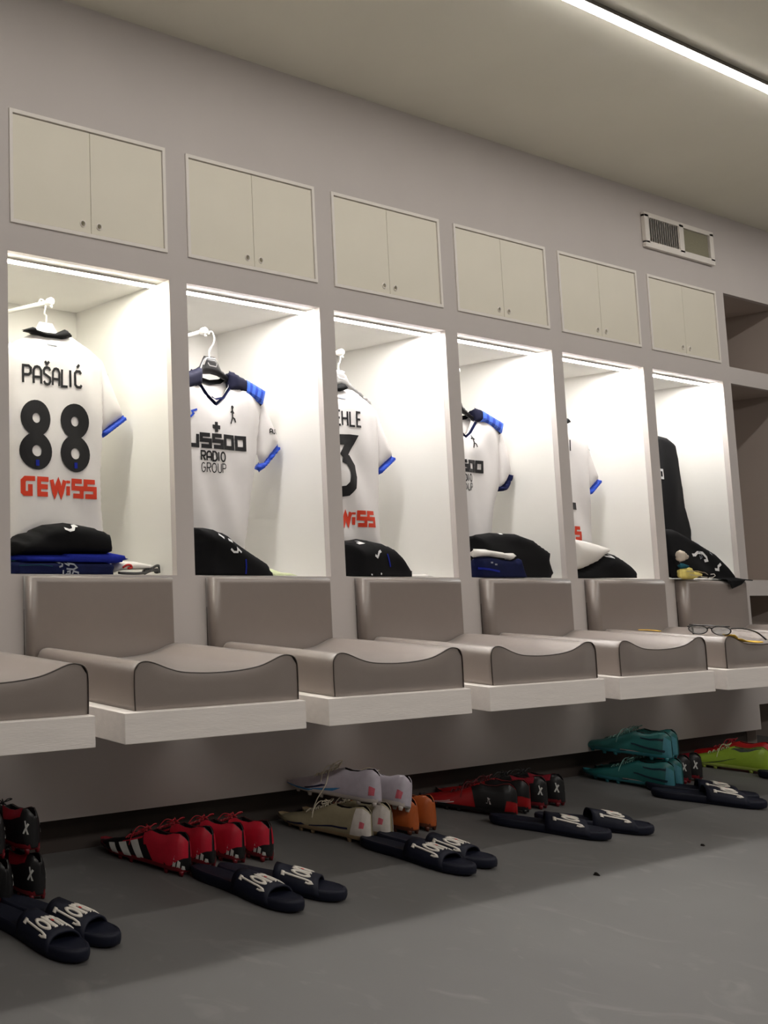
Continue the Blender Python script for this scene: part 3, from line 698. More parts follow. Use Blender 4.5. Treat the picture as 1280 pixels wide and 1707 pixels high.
def jersey_front(i, body, neck, sleeve, cuff, panel, label, dw, c, shown):
    cx = cen(i); yj = .178
    t = thing('football_jersey', label, 'jersey', (cx, yj, 1.5), 'white jerseys hanging in the lockers')
    f1_, f2_ = folds(i * 5 + 2, .0080, 88, 36), folds(i * 5 + 3, .006, 66, 22)
    fd = lambda u, w_: f1_(u, w_) + f2_(u, w_) * np.clip((1.40 - w_) * 4, .15, 1)
    left = mir([p for p in body], c)
    vn = neck
    out = body + left + vn
    pb = Pillow(out, yj, .028, .08, cx, fold=fd, Db=.012); pb.build('body', M['jersey'], t)
    # inside of the back seen through the neck, with its black band
    nb = [(c + .092, 1.536 + dw), (c + .098, 1.50 + dw), (c + .06, 1.44 + dw), (c, 1.40 + dw), (c - .06, 1.44 + dw), (c - .098, 1.50 + dw), (c - .092, 1.536 + dw), (c - .05, 1.512 + dw), (c, 1.505 + dw), (c + .05, 1.512 + dw)]
    pn = Pillow(nb, yj + .020, .004, .02, cx, step=.010); pn.build('inner_back', M['jersey'], t)
    ribbons('inner_collar_band', [[(c - .092, 1.534 + dw), (c - .05, 1.508 + dw), (c, 1.500 + dw), (c + .05, 1.508 + dw), (c + .092, 1.534 + dw)]], .018, pn.yf, M['black_cloth'], t, cx=cx, eps=.003)
    for s in (1, -1):
        pts, cp, pn_ = sleeve, cuff, panel
        if s < 0: pts = mir(sleeve, c, -.306); cp = mir(cuff, c, -.314); pn_ = mir(panel, c)
        ps = Pillow(pts, yj + .002, .022, .06, cx, fold=folds(i + 21, .005, 70, 42)); so = ps.build('sleeve', M['jersey'], t)
        Pillow(cp, yj + .002, .0235, .012, cx, step=.008).build('cuff', M['blue'] if i == 2 else M['navy'], so)
        if s > 0 and shown: ribbons('sleeve_print', text_lines('AUT', .246, .292, 1.328, 1.345), .0042, ps.yf, M['print_black'], so, cx=cx)
        pp = Pillow(pn_, yj - .010, .021, .020, cx, step=.008, Db=.028); pp.build('shoulder_panel', M['navy_black'], t)
        if s > 0:
            q = [(panel[0][0] * .62 + panel[1][0] * .38 , panel[0][1] * .62 + panel[1][1] * .38 - .003)] if i == 2 else [(panel[0][0] * .9 + panel[1][0] * .1, panel[0][1] * .9 + panel[1][1] * .1 - .003)]
            e = [(panel[3][0] * .62 + panel[2][0] * .38, panel[3][1] * .62 + panel[2][1] * .38 + .003)] if i == 2 else [(panel[3][0] * .9 + panel[2][0] * .1, panel[3][1] * .9 + panel[2][1] * .1 + .003)]
            pq = [q[0], (panel[1][0] - .006, panel[1][1] - .002), (panel[2][0] - .006, panel[2][1] + .006), e[0]]
            n_ = 7; ls = []
            for k in range(n_):
                a = (k + .5) / n_
                ls.append([(pq[0][0] + (pq[1][0] - pq[0][0]) * a, pq[0][1] + (pq[1][1] - pq[0][1]) * a), (pq[3][0] + (pq[2][0] - pq[3][0]) * a, pq[3][1] + (pq[2][1] - pq[3][1]) * a)])
            wd = math.hypot(pq[1][0] - pq[0][0], pq[1][1] - pq[0][1]) / n_
            ribbons('blue_band', ls[::2], wd * 1.02, pp.yf, M['blue_bright'], t, cx=cx, eps=.0026)
            ribbons('blue_band', ls[1::2], wd * 1.02, pp.yf, M['blue'], t, cx=cx, eps=.0022)
    return t, pb

body2_ = [(.078, 1.536), (.150, 1.508), (.228, 1.480), (.222, 1.40), (.200, 1.30), (.192, 1.243), (.178, 1.18), (.160, 1.11), (.140, 1.01), (.120, .915), (.112, .880)]
c2 = -.008
neck2 = [(c2 - .086, 1.536), (c2 - .076, 1.485), (c2 - .040, 1.445), (c2, 1.418), (c2 + .040, 1.447), (c2 + .074, 1.487)]
slv2 = [(.195, 1.490), (.233, 1.479), (.279, 1.385), (.320, 1.318), (.352, 1.290), (.222, 1.206), (.205, 1.25), (.200, 1.33)]
cuf2 = [(.345, 1.296), (.352, 1.276), (.212, 1.184), (.200, 1.203)]
lim = .316
slv2 = [(min(lim - .004, u), w_) for u, w_ in slv2]; cuf2 = [(min(lim, u), w_) for u, w_ in cuf2]
pan2 = [(.062, 1.545), (.233, 1.484), (.212, 1.424), (.066, 1.478)]
t2, pb2 = jersey_front(2, body2_, neck2, slv2, cuf2, pan2, 'white jersey seen from the front with blue shoulder band, black sponsor lettering and V-neck', 0, c2, True)
cx = cen(2)
ribbons('neck_piping', [[(u + c2 + .008, w_ ) for u, w_ in neck2[1:]]], .0095, pb2.yf, M['navy'], t2, cx=cx)
ribbons('neck_piping', [[(c2 - .030, 1.440), (c2, 1.435), (c2 + .032, 1.442)]], .007, lambda u, w_: pb2.yf(u, w_ - .02) , M['navy'], t2, cx=cx)
# prints of the front-facing jersey in the second locker
y2 = pb2.yf
ribbons('sponsor_print', text_lines('plus500', -.250, .110, 1.259, 1.299), .0145, y2, M['print_black'], t2, cx=cx)
ribbons('sponsor_print', [[(u + .0, w_) for u, w_ in ln] for ln in ([(-.052, 1.331), (-.016, 1.329)], [(-.034, 1.348), (-.034, 1.312)])], .014, y2, M['print_black'], t2, cx=cx)
ribbons('sponsor_print', text_lines('RADIO', -.108, .006, 1.209, 1.241), .0065, y2, M['print_black'], t2, cx=cx)
ribbons('sponsor_print', text_lines('GROUP', -.108, .006, 1.168, 1.200), .0036, y2, M['print_black'], t2, cx=cx)
ribbons('crest', [[(0.056, 1.407), (0.056, 1.396)], [(0.046, 1.388), (0.056, 1.396), (0.062, 1.386)], [(0.056, 1.396), (0.055, 1.372)], [(0.055, 1.372), (0.044, 1.348)], [(0.055, 1.372), (0.065, 1.366), (0.068, 1.354)]], .0058, y2, M['print_black'], t2, cx=cx)
ribbons('crest', [arc(.056, 1.409, .0035, .0035, 0, 360, 10)], .005, y2, M['print_black'], t2, cx=cx, eps=.0022)
ribbons('maker_mark', [[(-.158, 1.357), (-.142, 1.370), (-.150, 1.378), (-.124, 1.386)]], .0075, y2, M['blue'], t2, cx=cx)

# fourth locker: front-facing jersey, hem low, mostly behind the stile
body4_ = [(.085, 1.515), (.165, 1.498), (.247, 1.472), (.236, 1.40), (.220, 1.28), (.214, 1.195), (.195, 1.16), (.163, 1.095), (.142, 1.0), (.113, .90), (.092, .838), (.05, .832)]
c4 = 0.0
neck4 = [(c4 - .086, 1.515), (c4 - .074, 1.462), (c4 - .036, 1.42), (c4, 1.398), (c4 + .036, 1.42), (c4 + .080, 1.468)]
slv4 = [(.205, 1.478), (.247, 1.470), (.288, 1.385), (.307, 1.336), (.311, 1.262), (.262, 1.205), (.222, 1.19), (.215, 1.30)]
cuf4 = [(.311, 1.268), (.316, 1.246), (.262, 1.180), (.218, 1.176), (.218, 1.196), (.256, 1.203)]
pan4 = [(.070, 1.528), (.249, 1.473), (.228, 1.420), (.074, 1.472)]
t4, pb4 = jersey_front(4, body4_, neck4, slv4, cuf4, pan4, 'white jersey seen from the front with blue shoulder band, hanging in the fourth locker', -.02, c4, False)
cx = cen(4); y4 = pb4.yf
ribbons('neck_piping', [neck4[1:]], .0085, y4, M['navy'], t4, cx=cx)
ribbons('crest', [[(0.027, 1.405), (0.027, 1.398)], [(0.017, 1.388), (0.027, 1.396), (0.034, 1.386)], [(0.027, 1.396), (0.026, 1.372)], [(0.026, 1.372), (0.016, 1.350)], [(0.026, 1.372), (0.035, 1.366), (0.037, 1.354)]], .0055, y4, M['print_black'], t4, cx=cx)
ribbons('sponsor_print', text_lines('plus500', -.275, .070, 1.252, 1.290), .0145, y4, M['print_black'], t4, cx=cx)
ribbons('sponsor_print', text_lines('RADIO', -.135, -.012, 1.206, 1.236), .0055, y4, M['print_black'], t4, cx=cx)
ribbons('sponsor_print', text_lines('GROUP', -.135, -.012, 1.168, 1.198), .0036, y4, M['print_black'], t4, cx=cx)

hanger(1, -.030, 1.628, 'white'); hanger(2, -.018, 1.592, 'black'); hanger(3, -.045, 1.612, 'grey')
hanger(4, -.045, 1.575, 'black'); hanger(5, -.045, 1.58, 'black'); hanger(6, -.045, 1.575, 'black')

def pile(name, label, cat, i, key, y0, D, Db, r, m, seed=1, amp=.004, group=None, step=.010, ang=20, fr=40, flat=.818):
    o = O[key]; zmin = min(w_ for u, w_ in o)
    zmin = max(zmin, ZNB + .0008) if zmin < .83 else zmin
    out = [(u, max(w_, ZNB + .0010)) for u, w_ in o]
    p = Pillow(out, y0, D, r, cen(i), Db=Db, flat=flat, fold=folds(seed, amp, ang, fr), step=step)
    t = thing(name, label, cat, (cen(i), 0 if not isinstance(y0, float) else y0, zmin), group)
    p.build('cloth', m, t); return t, p

# locker 1: black shorts on blue and navy towels, white shoe beside
t, p = pile('folded_shorts', 'black shorts with white wing logo on top of the pile under jersey 88', 'shorts', 1, 'shorts1', .085, .065, .045, .028, M['black_cloth'], 3, .010)
wing = lambda u, w_, s=1.0: [[(u - .030 * s, w_ - .006 * s), (u - .012 * s, w_ - .010 * s), (u + .004 * s, w_ + .004 * s), (u + .030 * s, w_ + .012 * s)]]
ribbons('wing_logo', [[(-.102, .948), (-.088, .942), (-.074, .945), (-.064, .956), (-.048, .958)]], .008, p.yf, M['print_white'], t, cx=cen(1), eps=.002)
t, p = pile('folded_towel', 'royal blue folded towel edge sticking out under the black shorts', 'towel', 1, 'blue1', .085, .066, .045, .007, M['towel_blue'], 4, .002)
t, p = pile('folded_towel', 'navy folded towels with pale lettering at the bottom of the leftmost pile', 'towel', 1, 'navy1', .080, .064, .045, .010, M['navy'], 5, .003)
ribbons('lettering', [[(u + .012, w_) for u, w_ in ln] for ln in O['navylogo']], .0052, p.yf, M['print_grey'], t, cx=cen(1), eps=.003)
ribbons('fold_line', [[(-.28, .849), (-.22, .853), (-.17, .848)], [(-.28, .835), (-.2, .838), (-.16, .834)]], .0022, p.yf, M['teal'], t, cx=cen(1), eps=.002)
# small white shoe lying in the first locker
def low_shoe():
    cx = cen(1); t = thing('trainer', 'white low shoe with red motif and black sole beside the navy towels', 'shoe', (cx + .21, .07, ZNB))
    L = [(0, .000, .018), (.012, .004, .030), (.04, .008, .036), (.08, .009, .036), (.115, .010, .031), (.145, .010, .027), (.168, .012, .022), (.178, .014, .018)]
    wd = [.018, .030, .036, .036, .034, .031, .024, .012]
    b = B(); so = B(); n = 12; rings = []
    for (x, z0, z1), w_ in zip(L, wd):
        rings.append([(cx + .128 + x, .075 - w_ * math.cos(2 * math.pi * k / n), ZNB + (z0 + z1) / 2 + .006 - (z1 - z0) / 2 * math.sin(2 * math.pi * k / n)) for k in range(n)])
    fs = [(r * n + k, r * n + (k + 1) % n, (r + 1) * n + (k + 1) % n, (r + 1) * n + k) for r in range(len(L) - 1) for k in range(n)]
    b.add([q for g_ in rings for q in g_], fs + [list(range(n))[::-1], [(len(L) - 1) * n + k for k in range(n)]]); b.build('upper', M['white_cloth'], t, True)
    pts = [(cx + .124, .045, ZNB + .006), (cx + .150, .040, ZNB + .0045), (cx + .20, .038, ZNB + .0045), (cx + .24, .040, ZNB + .010), (cx + .275, .046, ZNB + .026), (cx + .300, .055, ZNB + .030), (cx + .312, .065, ZNB + .022), (cx + .308, .060, ZNB + .007)]
    so.tube(smooth_path(pts, 5), .0042, 8); so.tube(smooth_path([(cx + .235, .050, ZNB + .008), (cx + .272, .056, ZNB + .018), (cx + .298, .062, ZNB + .016), (cx + .304, .066, ZNB + .008)], 4), .0085, 8)
    so.build('sole', M['black_plastic'], t, True)
    q = B(); q.tube(smooth_path([(cx + .140, .0425, ZNB + .022), (cx + .152, .039, ZNB + .030), (cx + .166, .038, ZNB + .030), (cx + .172, .0385, ZNB + .023), (cx + .156, .037, ZNB + .020)], 4), .0035, 6); q.build('red_motif', M['joma_red'], t, True)
low_shoe()
# locker 2
t, p = pile('folded_shorts', 'black shorts sloping down to the right under the front-facing jersey, second locker', 'shorts', 2, 'shorts2', .085, .075, .045, .05, M['black_cloth'], 6, .007)
ribbons('wing_logo', [O['logo2'][0]], .007, p.yf, M['print_white'], t, cx=cen(2), eps=.002)
ribbons('white_print', O['logo2'][1:], .009, p.yf, M['print_white'], t, cx=cen(2), eps=.002)
ribbons('blue_stripe', O['blueline2'], .006, p.yf, M['towel_blue'], t, cx=cen(2), eps=.002)
t, p = pile('paper_slip', 'pale lime paper slip lying right of the black shorts', 'paper', 2, 'paper2', .08, .03, .04, .01, M['lime_paper'], 7, .001, flat=.8115)
# locker 3
t, p = pile('folded_shorts', 'domed black shorts with white logos and blue stripe, third locker', 'shorts', 3, 'shorts3', .085, .075, .045, .05, M['black_cloth'], 8, .007)
ribbons('wing_logo', [[(u + .01, w_ - .003) for u, w_ in O['logo3'][0]]], .009, p.yf, M['print_white'], t, cx=cen(3), eps=.002)
ribbons('white_print', O['logo3'][1:], .006, p.yf, M['print_white'], t, cx=cen(3), eps=.002)
ribbons('blue_stripe', [[(u + .01, w_) for u, w_ in O['blueline3'][0]]], .007, p.yf, M['towel_blue'], t, cx=cen(3), eps=.002)
t, p = pile('paper_slip', 'flat white folded paper right of the domed black shorts', 'paper', 3, 'paper3', .07, .03, .04, .01, M['white_cloth'], 9, .001, flat=.8115)
# locker 4
t, p = pile('folded_jacket', 'black garment draped over the pile in the fourth locker', 'jacket', 4, 'black4', .045, .030, .10, .05, M['black_cloth'], 10, .008)
ribbons('white_print', [O['logo4'][2]], .005, p.yf, M['print_white'], t, cx=cen(4), eps=.002)
t, p = pile('folded_shirt', 'white folded shirt between the black and navy clothes in the fourth locker', 'shirt', 4, 'white4', .018, .022, .02, .02, M['white_cloth'], 11, .003)
t, p = pile('folded_towel', 'navy folded towels at the bottom of the pile in the fourth locker', 'towel', 4, 'navy4', .018, .024, .02, .02, M['navy'], 12, .004)
ribbons('lettering', O['logo4'][:2], .006, p.yf, M['print_grey'], t, cx=cen(4), eps=.002)
ribbons('blue_stripe', O['blueline4'], .008, p.yf, M['towel_blue'], t, cx=cen(4), eps=.002)
# locker 5
t, p = pile('folded_shirt', 'white shirt spread over the black shorts in the fifth locker', 'shirt', 5, 'white5', .045, .035, .10, .05, M['white_cloth'], 13, .008, ang=5, fr=60)
t, p = pile('folded_shorts', 'black shorts with small white logo, bottom of the pile in the fifth locker', 'shorts', 5, 'black5', .060, .045, .09, .05, M['black_cloth'], 14, .006)
ribbons('wing_logo', O['logo5'], .007, p.yf, M['print_white'], t, cx=cen(5), eps=.003)
# locker 6: black shirt, black garment hanging over the back cushion, towels
cx = cen(6)
t = thing('football_shirt', 'black shirt with white sponsor letter hanging in the rightmost locker', 'jersey', (cx, .17, 1.3))
o6 = [(-.06, 1.525)] + [(u, w_) for u, w_ in O['jersey6'][0:8]] + [(.285, .93), (-.30, .93), (-.30, 1.05), (-.27, 1.30), (-.24, 1.46), (-.14, 1.505)]
p = Pillow(o6, .17, .030, .03, cx, fold=folds(31, .008, 85, 30)); p.build('body', M['black_cloth'], t)
ribbons('sponsor_print', text_lines('plus500', -.25, .052, 1.294, 1.332), .012, p.yf, M['print_white'], t, cx=cx, eps=.002)
Pillow([(-.10, 1.53), (.03, 1.53), (.045, 1.515), (-.03, 1.49), (-.12, 1.512)], .16, .024, .02, cx, step=.008).build('collar', M['black_cloth'], t)
t = thing('black_jacket', 'black garment with white wing logos spilling over the rightmost back cushion', 'jacket', (cx, 0, ZNB), None)
dy = lambda u, w_: np.where(w_ > .812, -.006 + np.clip((w_ - .812) * .18, 0, .12), -.056)
dd = lambda u, w_: np.where(w_ > .815, .022, .004)
db = lambda u, w_: np.where(w_ > .815, .045, .003)
o = [(max(-.312, u), w_) for u, w_ in O['drape6']]
p = Pillow(o, dy, dd, .035, cx, Db=db, fold=folds(33, .006, 40, 36), step=.008)
_yf = p.yf
p.build('cloth', M['black_cloth'], t)
ribbons('wing_logo', [O['logo6'][0]], .013, p.yf, M['print_white'], t, cx=cx, eps=.003)
ribbons('wing_logo', [O['logo6'][1]], .012, p.yf, M['print_white'], t, cx=cx, eps=.003)
ribbons('white_print', O['logo6'][2:], .006, p.yf, M['print_grey'], t, cx=cx, eps=.003)
def roll6(key, name, label, cat, m, y0, D, seed, r=.009):
    out = [(max(-.312, u), max(w_, ZNB + .0008)) for u, w_ in O[key]]
    p = Pillow(out, y0, D, r, cx, fold=folds(seed, .004, 10, 60), step=.008); t = thing(name, label, cat, (cx - .25, y0, min(w_ for u, w_ in out)))
    p.build('cloth', m, t); return t, p
t, p = roll6('beige6', 'rolled_towel', 'beige rolled towel on top of the small pile in the rightmost locker', 'towel', M['beige'], -.036, .016, 41, .010)
ribbons('roll_edge', [[(-.20, .930), (-.185, .936), (-.170, .922), (-.168, .908), (-.178, .903), (-.186, .918)]], .004, p.yf, M['print_grey'], t, cx=cx, eps=.002)
t, p = roll6('teal6', 'folded_cloth', 'dark teal folded cloth under the beige rolled towel', 'cloth', M['teal'], -.038, .014, 42)
t, p = roll6('yellow6', 'folded_cloth', 'pale yellow folded cloth at the bottom of the rightmost pile', 'cloth', M['yellow'], -.037, .016, 43, .010)
ribbons('fold_line', [[(-.30, .846), (-.2, .848), (-.15, .842), (-.12, .832)], [(-.28, .832), (-.2, .826), (-.12, .82)]], .003, p.yf, M['beige'], t, cx=cx, eps=.002)
ribbons('fold_line', [[(-.11, .818), (-.075, .820), (-.055, .828), (-.07, .836), (-.10, .834)]], .004, p.yf, M['white_cloth'], t, cx=cx, eps=.002)

# ------------------------------------------------------------------ things on the bench
def spectacles():
    t = thing('spectacles', 'black-framed spectacles on the rounded left edge of the rightmost seat cushion', 'glasses', (2.96, -.355, .606))
    c0 = Vector((2.962, -.296, .6065)); dx = Vector((.10, -1, 0)).normalized(); ax = Vector((1, .12, 0)).normalized()
    def rim(o, w_, h): return [c0 + dx * (o + w_ * math.cos(a)) + Vector((0, 0, .0185 + h * math.sin(a) * (1 - .12 * math.sin(a)))) for a in [k * math.pi / 10 for k in range(20)]]
    b = B(); b.tube(rim(.027, .026, .0165), .0019, 6, closed=True); b.tube(rim(.090, .026, .0165), .0019, 6, closed=True)
    b.tube([c0 + dx * .053 + Vector((0, 0, .024)), c0 + dx * .0585 + Vector((0, 0, .027)), c0 + dx * .064 + Vector((0, 0, .024))], .0032, 6)
    b.tube([c0 + dx * o + Vector((0, 0, .034)) for o in (.004, .02, .04, .06, .08, .10, .114)], .0022, 6)
    b.build('frame_front', M['black_plastic'], t, True)
    for o, k in ((.0, -.02), (.117, .06)):
        s = c0 + dx * o + Vector((0, 0, .027))
        a = B(); a.tube(smooth_path([s, s + ax * .05 + dx * k * .3, s + ax * .10 + dx * k * .7 + Vector((0, 0, -.012)), s + ax * .13 + dx * k + Vector((0, 0, -.040))], 4), .0026, 6); a.build('temple', M['black_plastic'], t, True)
    lm = mat('lens', (210, 215, 218), .05, .5)
    lm.node_tree.nodes['Principled BSDF'].inputs['Transmission Weight'].default_value = 1.0
    for o in (.027, .090):
        pts = rim(o, .0245, .0152); n = len(pts); nn = Vector((-dx.y, dx.x, 0)) * .0006
        mesh('lens', [p + nn for p in pts] + [p - nn for p in pts], [list(range(n)), list(range(2 * n - 1, n - 1, -1))] + [(k, (k + 1) % n, n + (k + 1) % n, n + k) for k in range(n)], lm, t)
spectacles()
def strap_band(name, label, pts, r, flat=.35, m='yellow_band'):
    b = B(); P_ = smooth_path(pts, 5)
    n = len(P_); vs_ = []; 
    for k, p in enumerate(P_):
        d = (P_[min(k + 1, n - 1)] - P_[max(k - 1, 0)]); d.z = 0; d = d.normalized() if d.length > 1e-6 else Vector((1, 0, 0)); s = Vector((-d.y, d.x, 0)) * r
        for q, h in ((-1, 0), (1, 0), (1, .003), (-1, .003)): vs_.append(p + s * q + Vector((0, 0, h)))
    fs = [(k * 4 + q, k * 4 + (q + 1) % 4, k * 4 + 4 + (q + 1) % 4, k * 4 + 4 + q) for k in range(n - 1) for q in range(4)] + [(3, 2, 1, 0), tuple((n - 1) * 4 + q for q in range(4))]
    b.add(vs_, fs); t = thing(name, label, 'strap', tuple(P_[0])); b.build('band', M[m], t, True)
xb = X0(5)
strap_band('yellow_strap', 'yellow looped strap lying over the front edge of the rightmost seat cushion', [(xb + .095, -.404, .609), (xb + .140, -.395, .597), (xb + .190, -.375, .584), (xb + .245, -.345, .578), (xb + .300, -.335, .576), (xb + .335, -.365, .577), (xb + .325, -.398, .5775), (xb + .27, -.404, .577), (xb + .20, -.405, .582), (xb + .15, -.404, .593)], .016)
strap_band('yellow_strap', 'small yellow strap end far back on the rightmost seat cushion', [(xb + .076, -.150, .6075), (xb + .078, -.170, .6085), (xb + .080, -.190, .6085), (xb + .079, -.212, .6075)], .010)

# ------------------------------------------------------------------ football boots (local frame: heel at the origin, toe towards +y)
S_ = {}
def smat(key, rgb, rough=.4, spec=.5): 
    if key not in S_: S_[key] = mat(key, rgb, rough, spec, .06, 60, .15, 500)
    return S_[key]
ts = [0, .004, .012, .028, .06, .12, .2, .28, .36, .42, .5, .58, .66, .74, .82, .89, .95, .985, 1.0]
half = [(0, .004), (.004, .0105), (.012, .0165), (.028, .0235), (.06, .0295), (.12, .0335), (.25, .034), (.4, .032), (.55, .037), (.7, .0435), (.82, .042), (.9, .034), (.96, .023), (1, .006)]
topz = [(0, .094), (.02, .104), (.06, .113), (.12, .110), (.2, .100), (.28, .098), (.36, .102), (.42, .095), (.5, .082), (.6, .067), (.7, .055), (.8, .046), (.9, .037), (.96, .029), (1, .021)]
lean = [(0, .0), (.5, .001), (1, .006)]
def itp(tab, t): return float(np.interp(t, [a for a, _ in tab], [b_ for _, b_ in tab]))
LB = .275
def bz0(t): return .0145 + .012 * max(0, (t - .72) / .28) ** 1.6 + .003 * max(0, (.1 - t) / .1)
def outer(t, s):
    a = itp(half, t); z0 = bz0(t); H = max(.004, itp(topz, t) - z0)
    op = 1 if t < .34 else max(0, 1 - (t - .34) / .10)
    rr = .50 - .05 * (1 - op)
    pts = [(.78 * a, 0), (.97 * a, .10 * H), (1.0 * a, .32 * H), (.94 * a, .55 * H), (.80 * a, .80 * H), (rr * a, (.98 if op > .5 else .955) * H)]
    k = s * 5; i = min(4, int(k)); f = k - i
    return pts[i][0] + (pts[i + 1][0] - pts[i][0]) * f, z0 + pts[i][1] + (pts[i + 1][1] - pts[i][1]) * f
def osurf(t, s, side):
    x, z = outer(t, s); return Vector((side * x + itp(lean, t) * 2, t * LB, z))
def boot_meshes():
    rings = []; nO = 11
    for t in ts:
        a = itp(half, t); z0 = bz0(t); H = max(.004, itp(topz, t) - z0); op = 1 if t < .34 else max(0, 1 - (t - .34) / .10)
        if t < .01: op = op * .0
        o = [outer(t, k / (nO - 1)) for k in range(nO)]
        r = o[-1][0]
        inn = []
        for q in range(1, 5):
            f = q / 4
            cl = (r * (1 - f), z0 + H * (.955 + .045 * math.sin(f * math.pi / 2)))
            ox = [(max(.001, r - .0045), z0 + H * .975), (max(.001, r - .006), z0 + H * .60), (max(.0008, (r - .006) * .6), z0 + H * .22 + .004), (0, z0 + .008)][q - 1]
            inn.append((cl[0] * (1 - op) + ox[0] * op, cl[1] * (1 - op) + ox[1] * op))
        hp = [(0, z0)] + o + inn            # bottom centre -> outer -> inner/top centre
        cx_ = itp(lean, t) * 2
        ring = [(x + cx_, t * LB, z) for x, z in hp] + [(-x + cx_, t * LB, z) for x, z in reversed(hp[1:-1])]
        rings.append(ring)
    n = len(rings[0]); vs_ = [q for g_ in rings for q in g_]
    up, li = [], []
    lo = nO; hi = n - nO
    for r in range(len(ts) - 1):
        for k in range(n):
            f = (r * n + k, r * n + (k + 1) % n, (r + 1) * n + (k + 1) % n, (r + 1) * n + k)
            (li if (lo + 1 <= k < hi - 1 and ts[r + 1] <= .38) else up).append(f)
    up += [list(range(n))[::-1], [(len(ts) - 1) * n + k for k in range(n)]]
    def comp(fs):
        used = sorted({i for f in fs for i in f}); mp = {a: b_ for b_, a in enumerate(used)}
        return [vs_[i] for i in used], [[mp[i] for i in f] for f in fs]
    return comp(up), comp(li)
UP, LI = boot_meshes()
MESHC = {}
def lmesh(key, name, vf, m, parent, smooth=True):
    """part in the local frame of its thing; alike parts share their mesh"""
    if key not in MESHC:
        me = bpy.data.meshes.new(name); me.from_pydata([tuple(map(float, v)) for v in vf[0]], [], [list(f) for f in vf[1]])
        bm = bmesh.new(); bm.from_mesh(me); bmesh.ops.recalc_face_normals(bm, faces=bm.faces); bm.to_mesh(me); bm.free()
        if smooth: me.polygons.foreach_set('use_smooth', [True] * len(me.polygons))
        me.materials.append(m); MESHC[key] = me
    o = bpy.data.objects.new(name, MESHC[key]); COL.objects.link(o); o.parent = parent
    return o
def patch(quads, side, eps=.0013, nu=22, nv=5):
    b = B()
    for q in quads:
        vs_ = []
        for i in range(nu + 1):
            for j in range(nv + 1):
                a, c = (i / nu) ** 1.5, j / nv
                t = (q[0][0] * (1 - a) + q[1][0] * a) * (1 - c) + (q[3][0] * (1 - a) + q[2][0] * a) * c
                s = (q[0][1] * (1 - a) + q[1][1] * a) * (1 - c) + (q[3][1] * (1 - a) + q[2][1] * a) * c
                t = min(.999, max(.001, t)); p = osurf(t, s, side)
                du = osurf(min(1, t + .01), s, side) - osurf(max(0, t - .01), s, side); dv = osurf(t, min(1, s + .03), side) - osurf(t, max(0, s - .03), side)
                n_ = du.cross(dv) * side
                if n_.length > 0: n_.normalize()
                vs_.append(p - n_ * -eps if n_.x * side >= 0 else p + n_ * -eps)
        b.add(vs_, [(i * (nv + 1) + j, (i + 1) * (nv + 1) + j, (i + 1) * (nv + 1) + j + 1, i * (nv + 1) + j + 1) for i in range(nu) for j in range(nv)])
    return b.v, b.f
def sole_mesh():
    b = B(); n = 26; ring = []
    for k in range(n):
        a = 2 * math.pi * k / n; t = .5 - .5 * math.cos(a); t = min(.995, max(.005, t)); sd = 1 if a < math.pi else -1
        ring.append((sd * itp(half, t) * .93 + itp(lean, t) * 2, t * LB, t))
    v = [(x, y, bz0(t) + .010) for x, y, t in ring] + [(x * 1.0, y, bz0(t) + .001) for x, y, t in ring] + [(x * .9, y, bz0(t) - .0035) for x, y, t in ring]
    v = [(x * (1.10 if i < n else 1.07 if i < 2 * n else 1), y, z) for i, (x, y, z) in enumerate(v)]
    f = [(r * n + k, r * n + (k + 1) % n, (r + 1) * n + (k + 1) % n, (r + 1) * n + k) for r in range(2) for k in range(n)] + [[2 * n + k for k in range(n)]]
    b.add(v, f); return b.v, b.f
SOLE = sole_mesh()
STUDS = [(.05, 1), (.05, -1), (.20, 1), (.20, -1), (.58, 1), (.58, -1), (.70, 1), (.70, -1), (.84, .75), (.84, -.75)]
def stud_mesh():
    b = B(); b.tube([(0, 0, -.0005), (0, 0, .006), (0, 0, .013)], .0075, 10, rf=lambda s: .62 + .38 * s); return b.v, b.f
STUD = stud_mesh()
def lace_mesh(seed, loose=0):
    rr = random.Random(seed); b = B(); k = 0
    for t0 in (.42, .47, .52, .57, .62):
        z = itp(topz, t0); a = itp(half, t0) * .42; z2 = itp(topz, t0 + .03)
        b.tube(smooth_path([(-a, t0 * LB, z - .001), (0, (t0 + .015) * LB, z + .0028), (a, (t0 + .03) * LB, z2 - .001)], 3), .0017, 5)
        b.tube(smooth_path([(a, t0 * LB, z - .001), (0, (t0 + .015) * LB, z + .0042), (-a, (t0 + .03) * LB, z2 - .001)], 3), .0017, 5)
    zt = itp(topz, .42) + .003; y0 = .42 * LB
    for s in (1, -1):
        b.tube(smooth_path([(0, y0, zt), (s * .014, y0 - .006, zt + .012), (s * .030, y0 + rr.uniform(-.01, .01), zt + .010), (s * .026, y0 + .012, zt), (s * .006, y0 + .004, zt + .002)], 5), .0015, 5)
        b.tube(smooth_path([(0, y0, zt), (s * .018, y0 + .018, zt + .006), (s * .036, y0 + .03, zt - .018 + rr.uniform(-.005, .005)), (s * .046, y0 + .035, zt - .045)], 5), .0013, 5)
    if loose:
        b.tube(smooth_path([(-.004, y0, zt), (-.020, y0 - .02, zt + .028), (-.034, y0 - .005, zt + .018), (-.040, y0 + .012, zt - .010), (-.048, y0 + .02, zt - .05), (-.055, y0 + .045, zt - .10), (-.058, y0 + .06, zt - .145)], 6), .0016, 5)
    return b.v, b.f
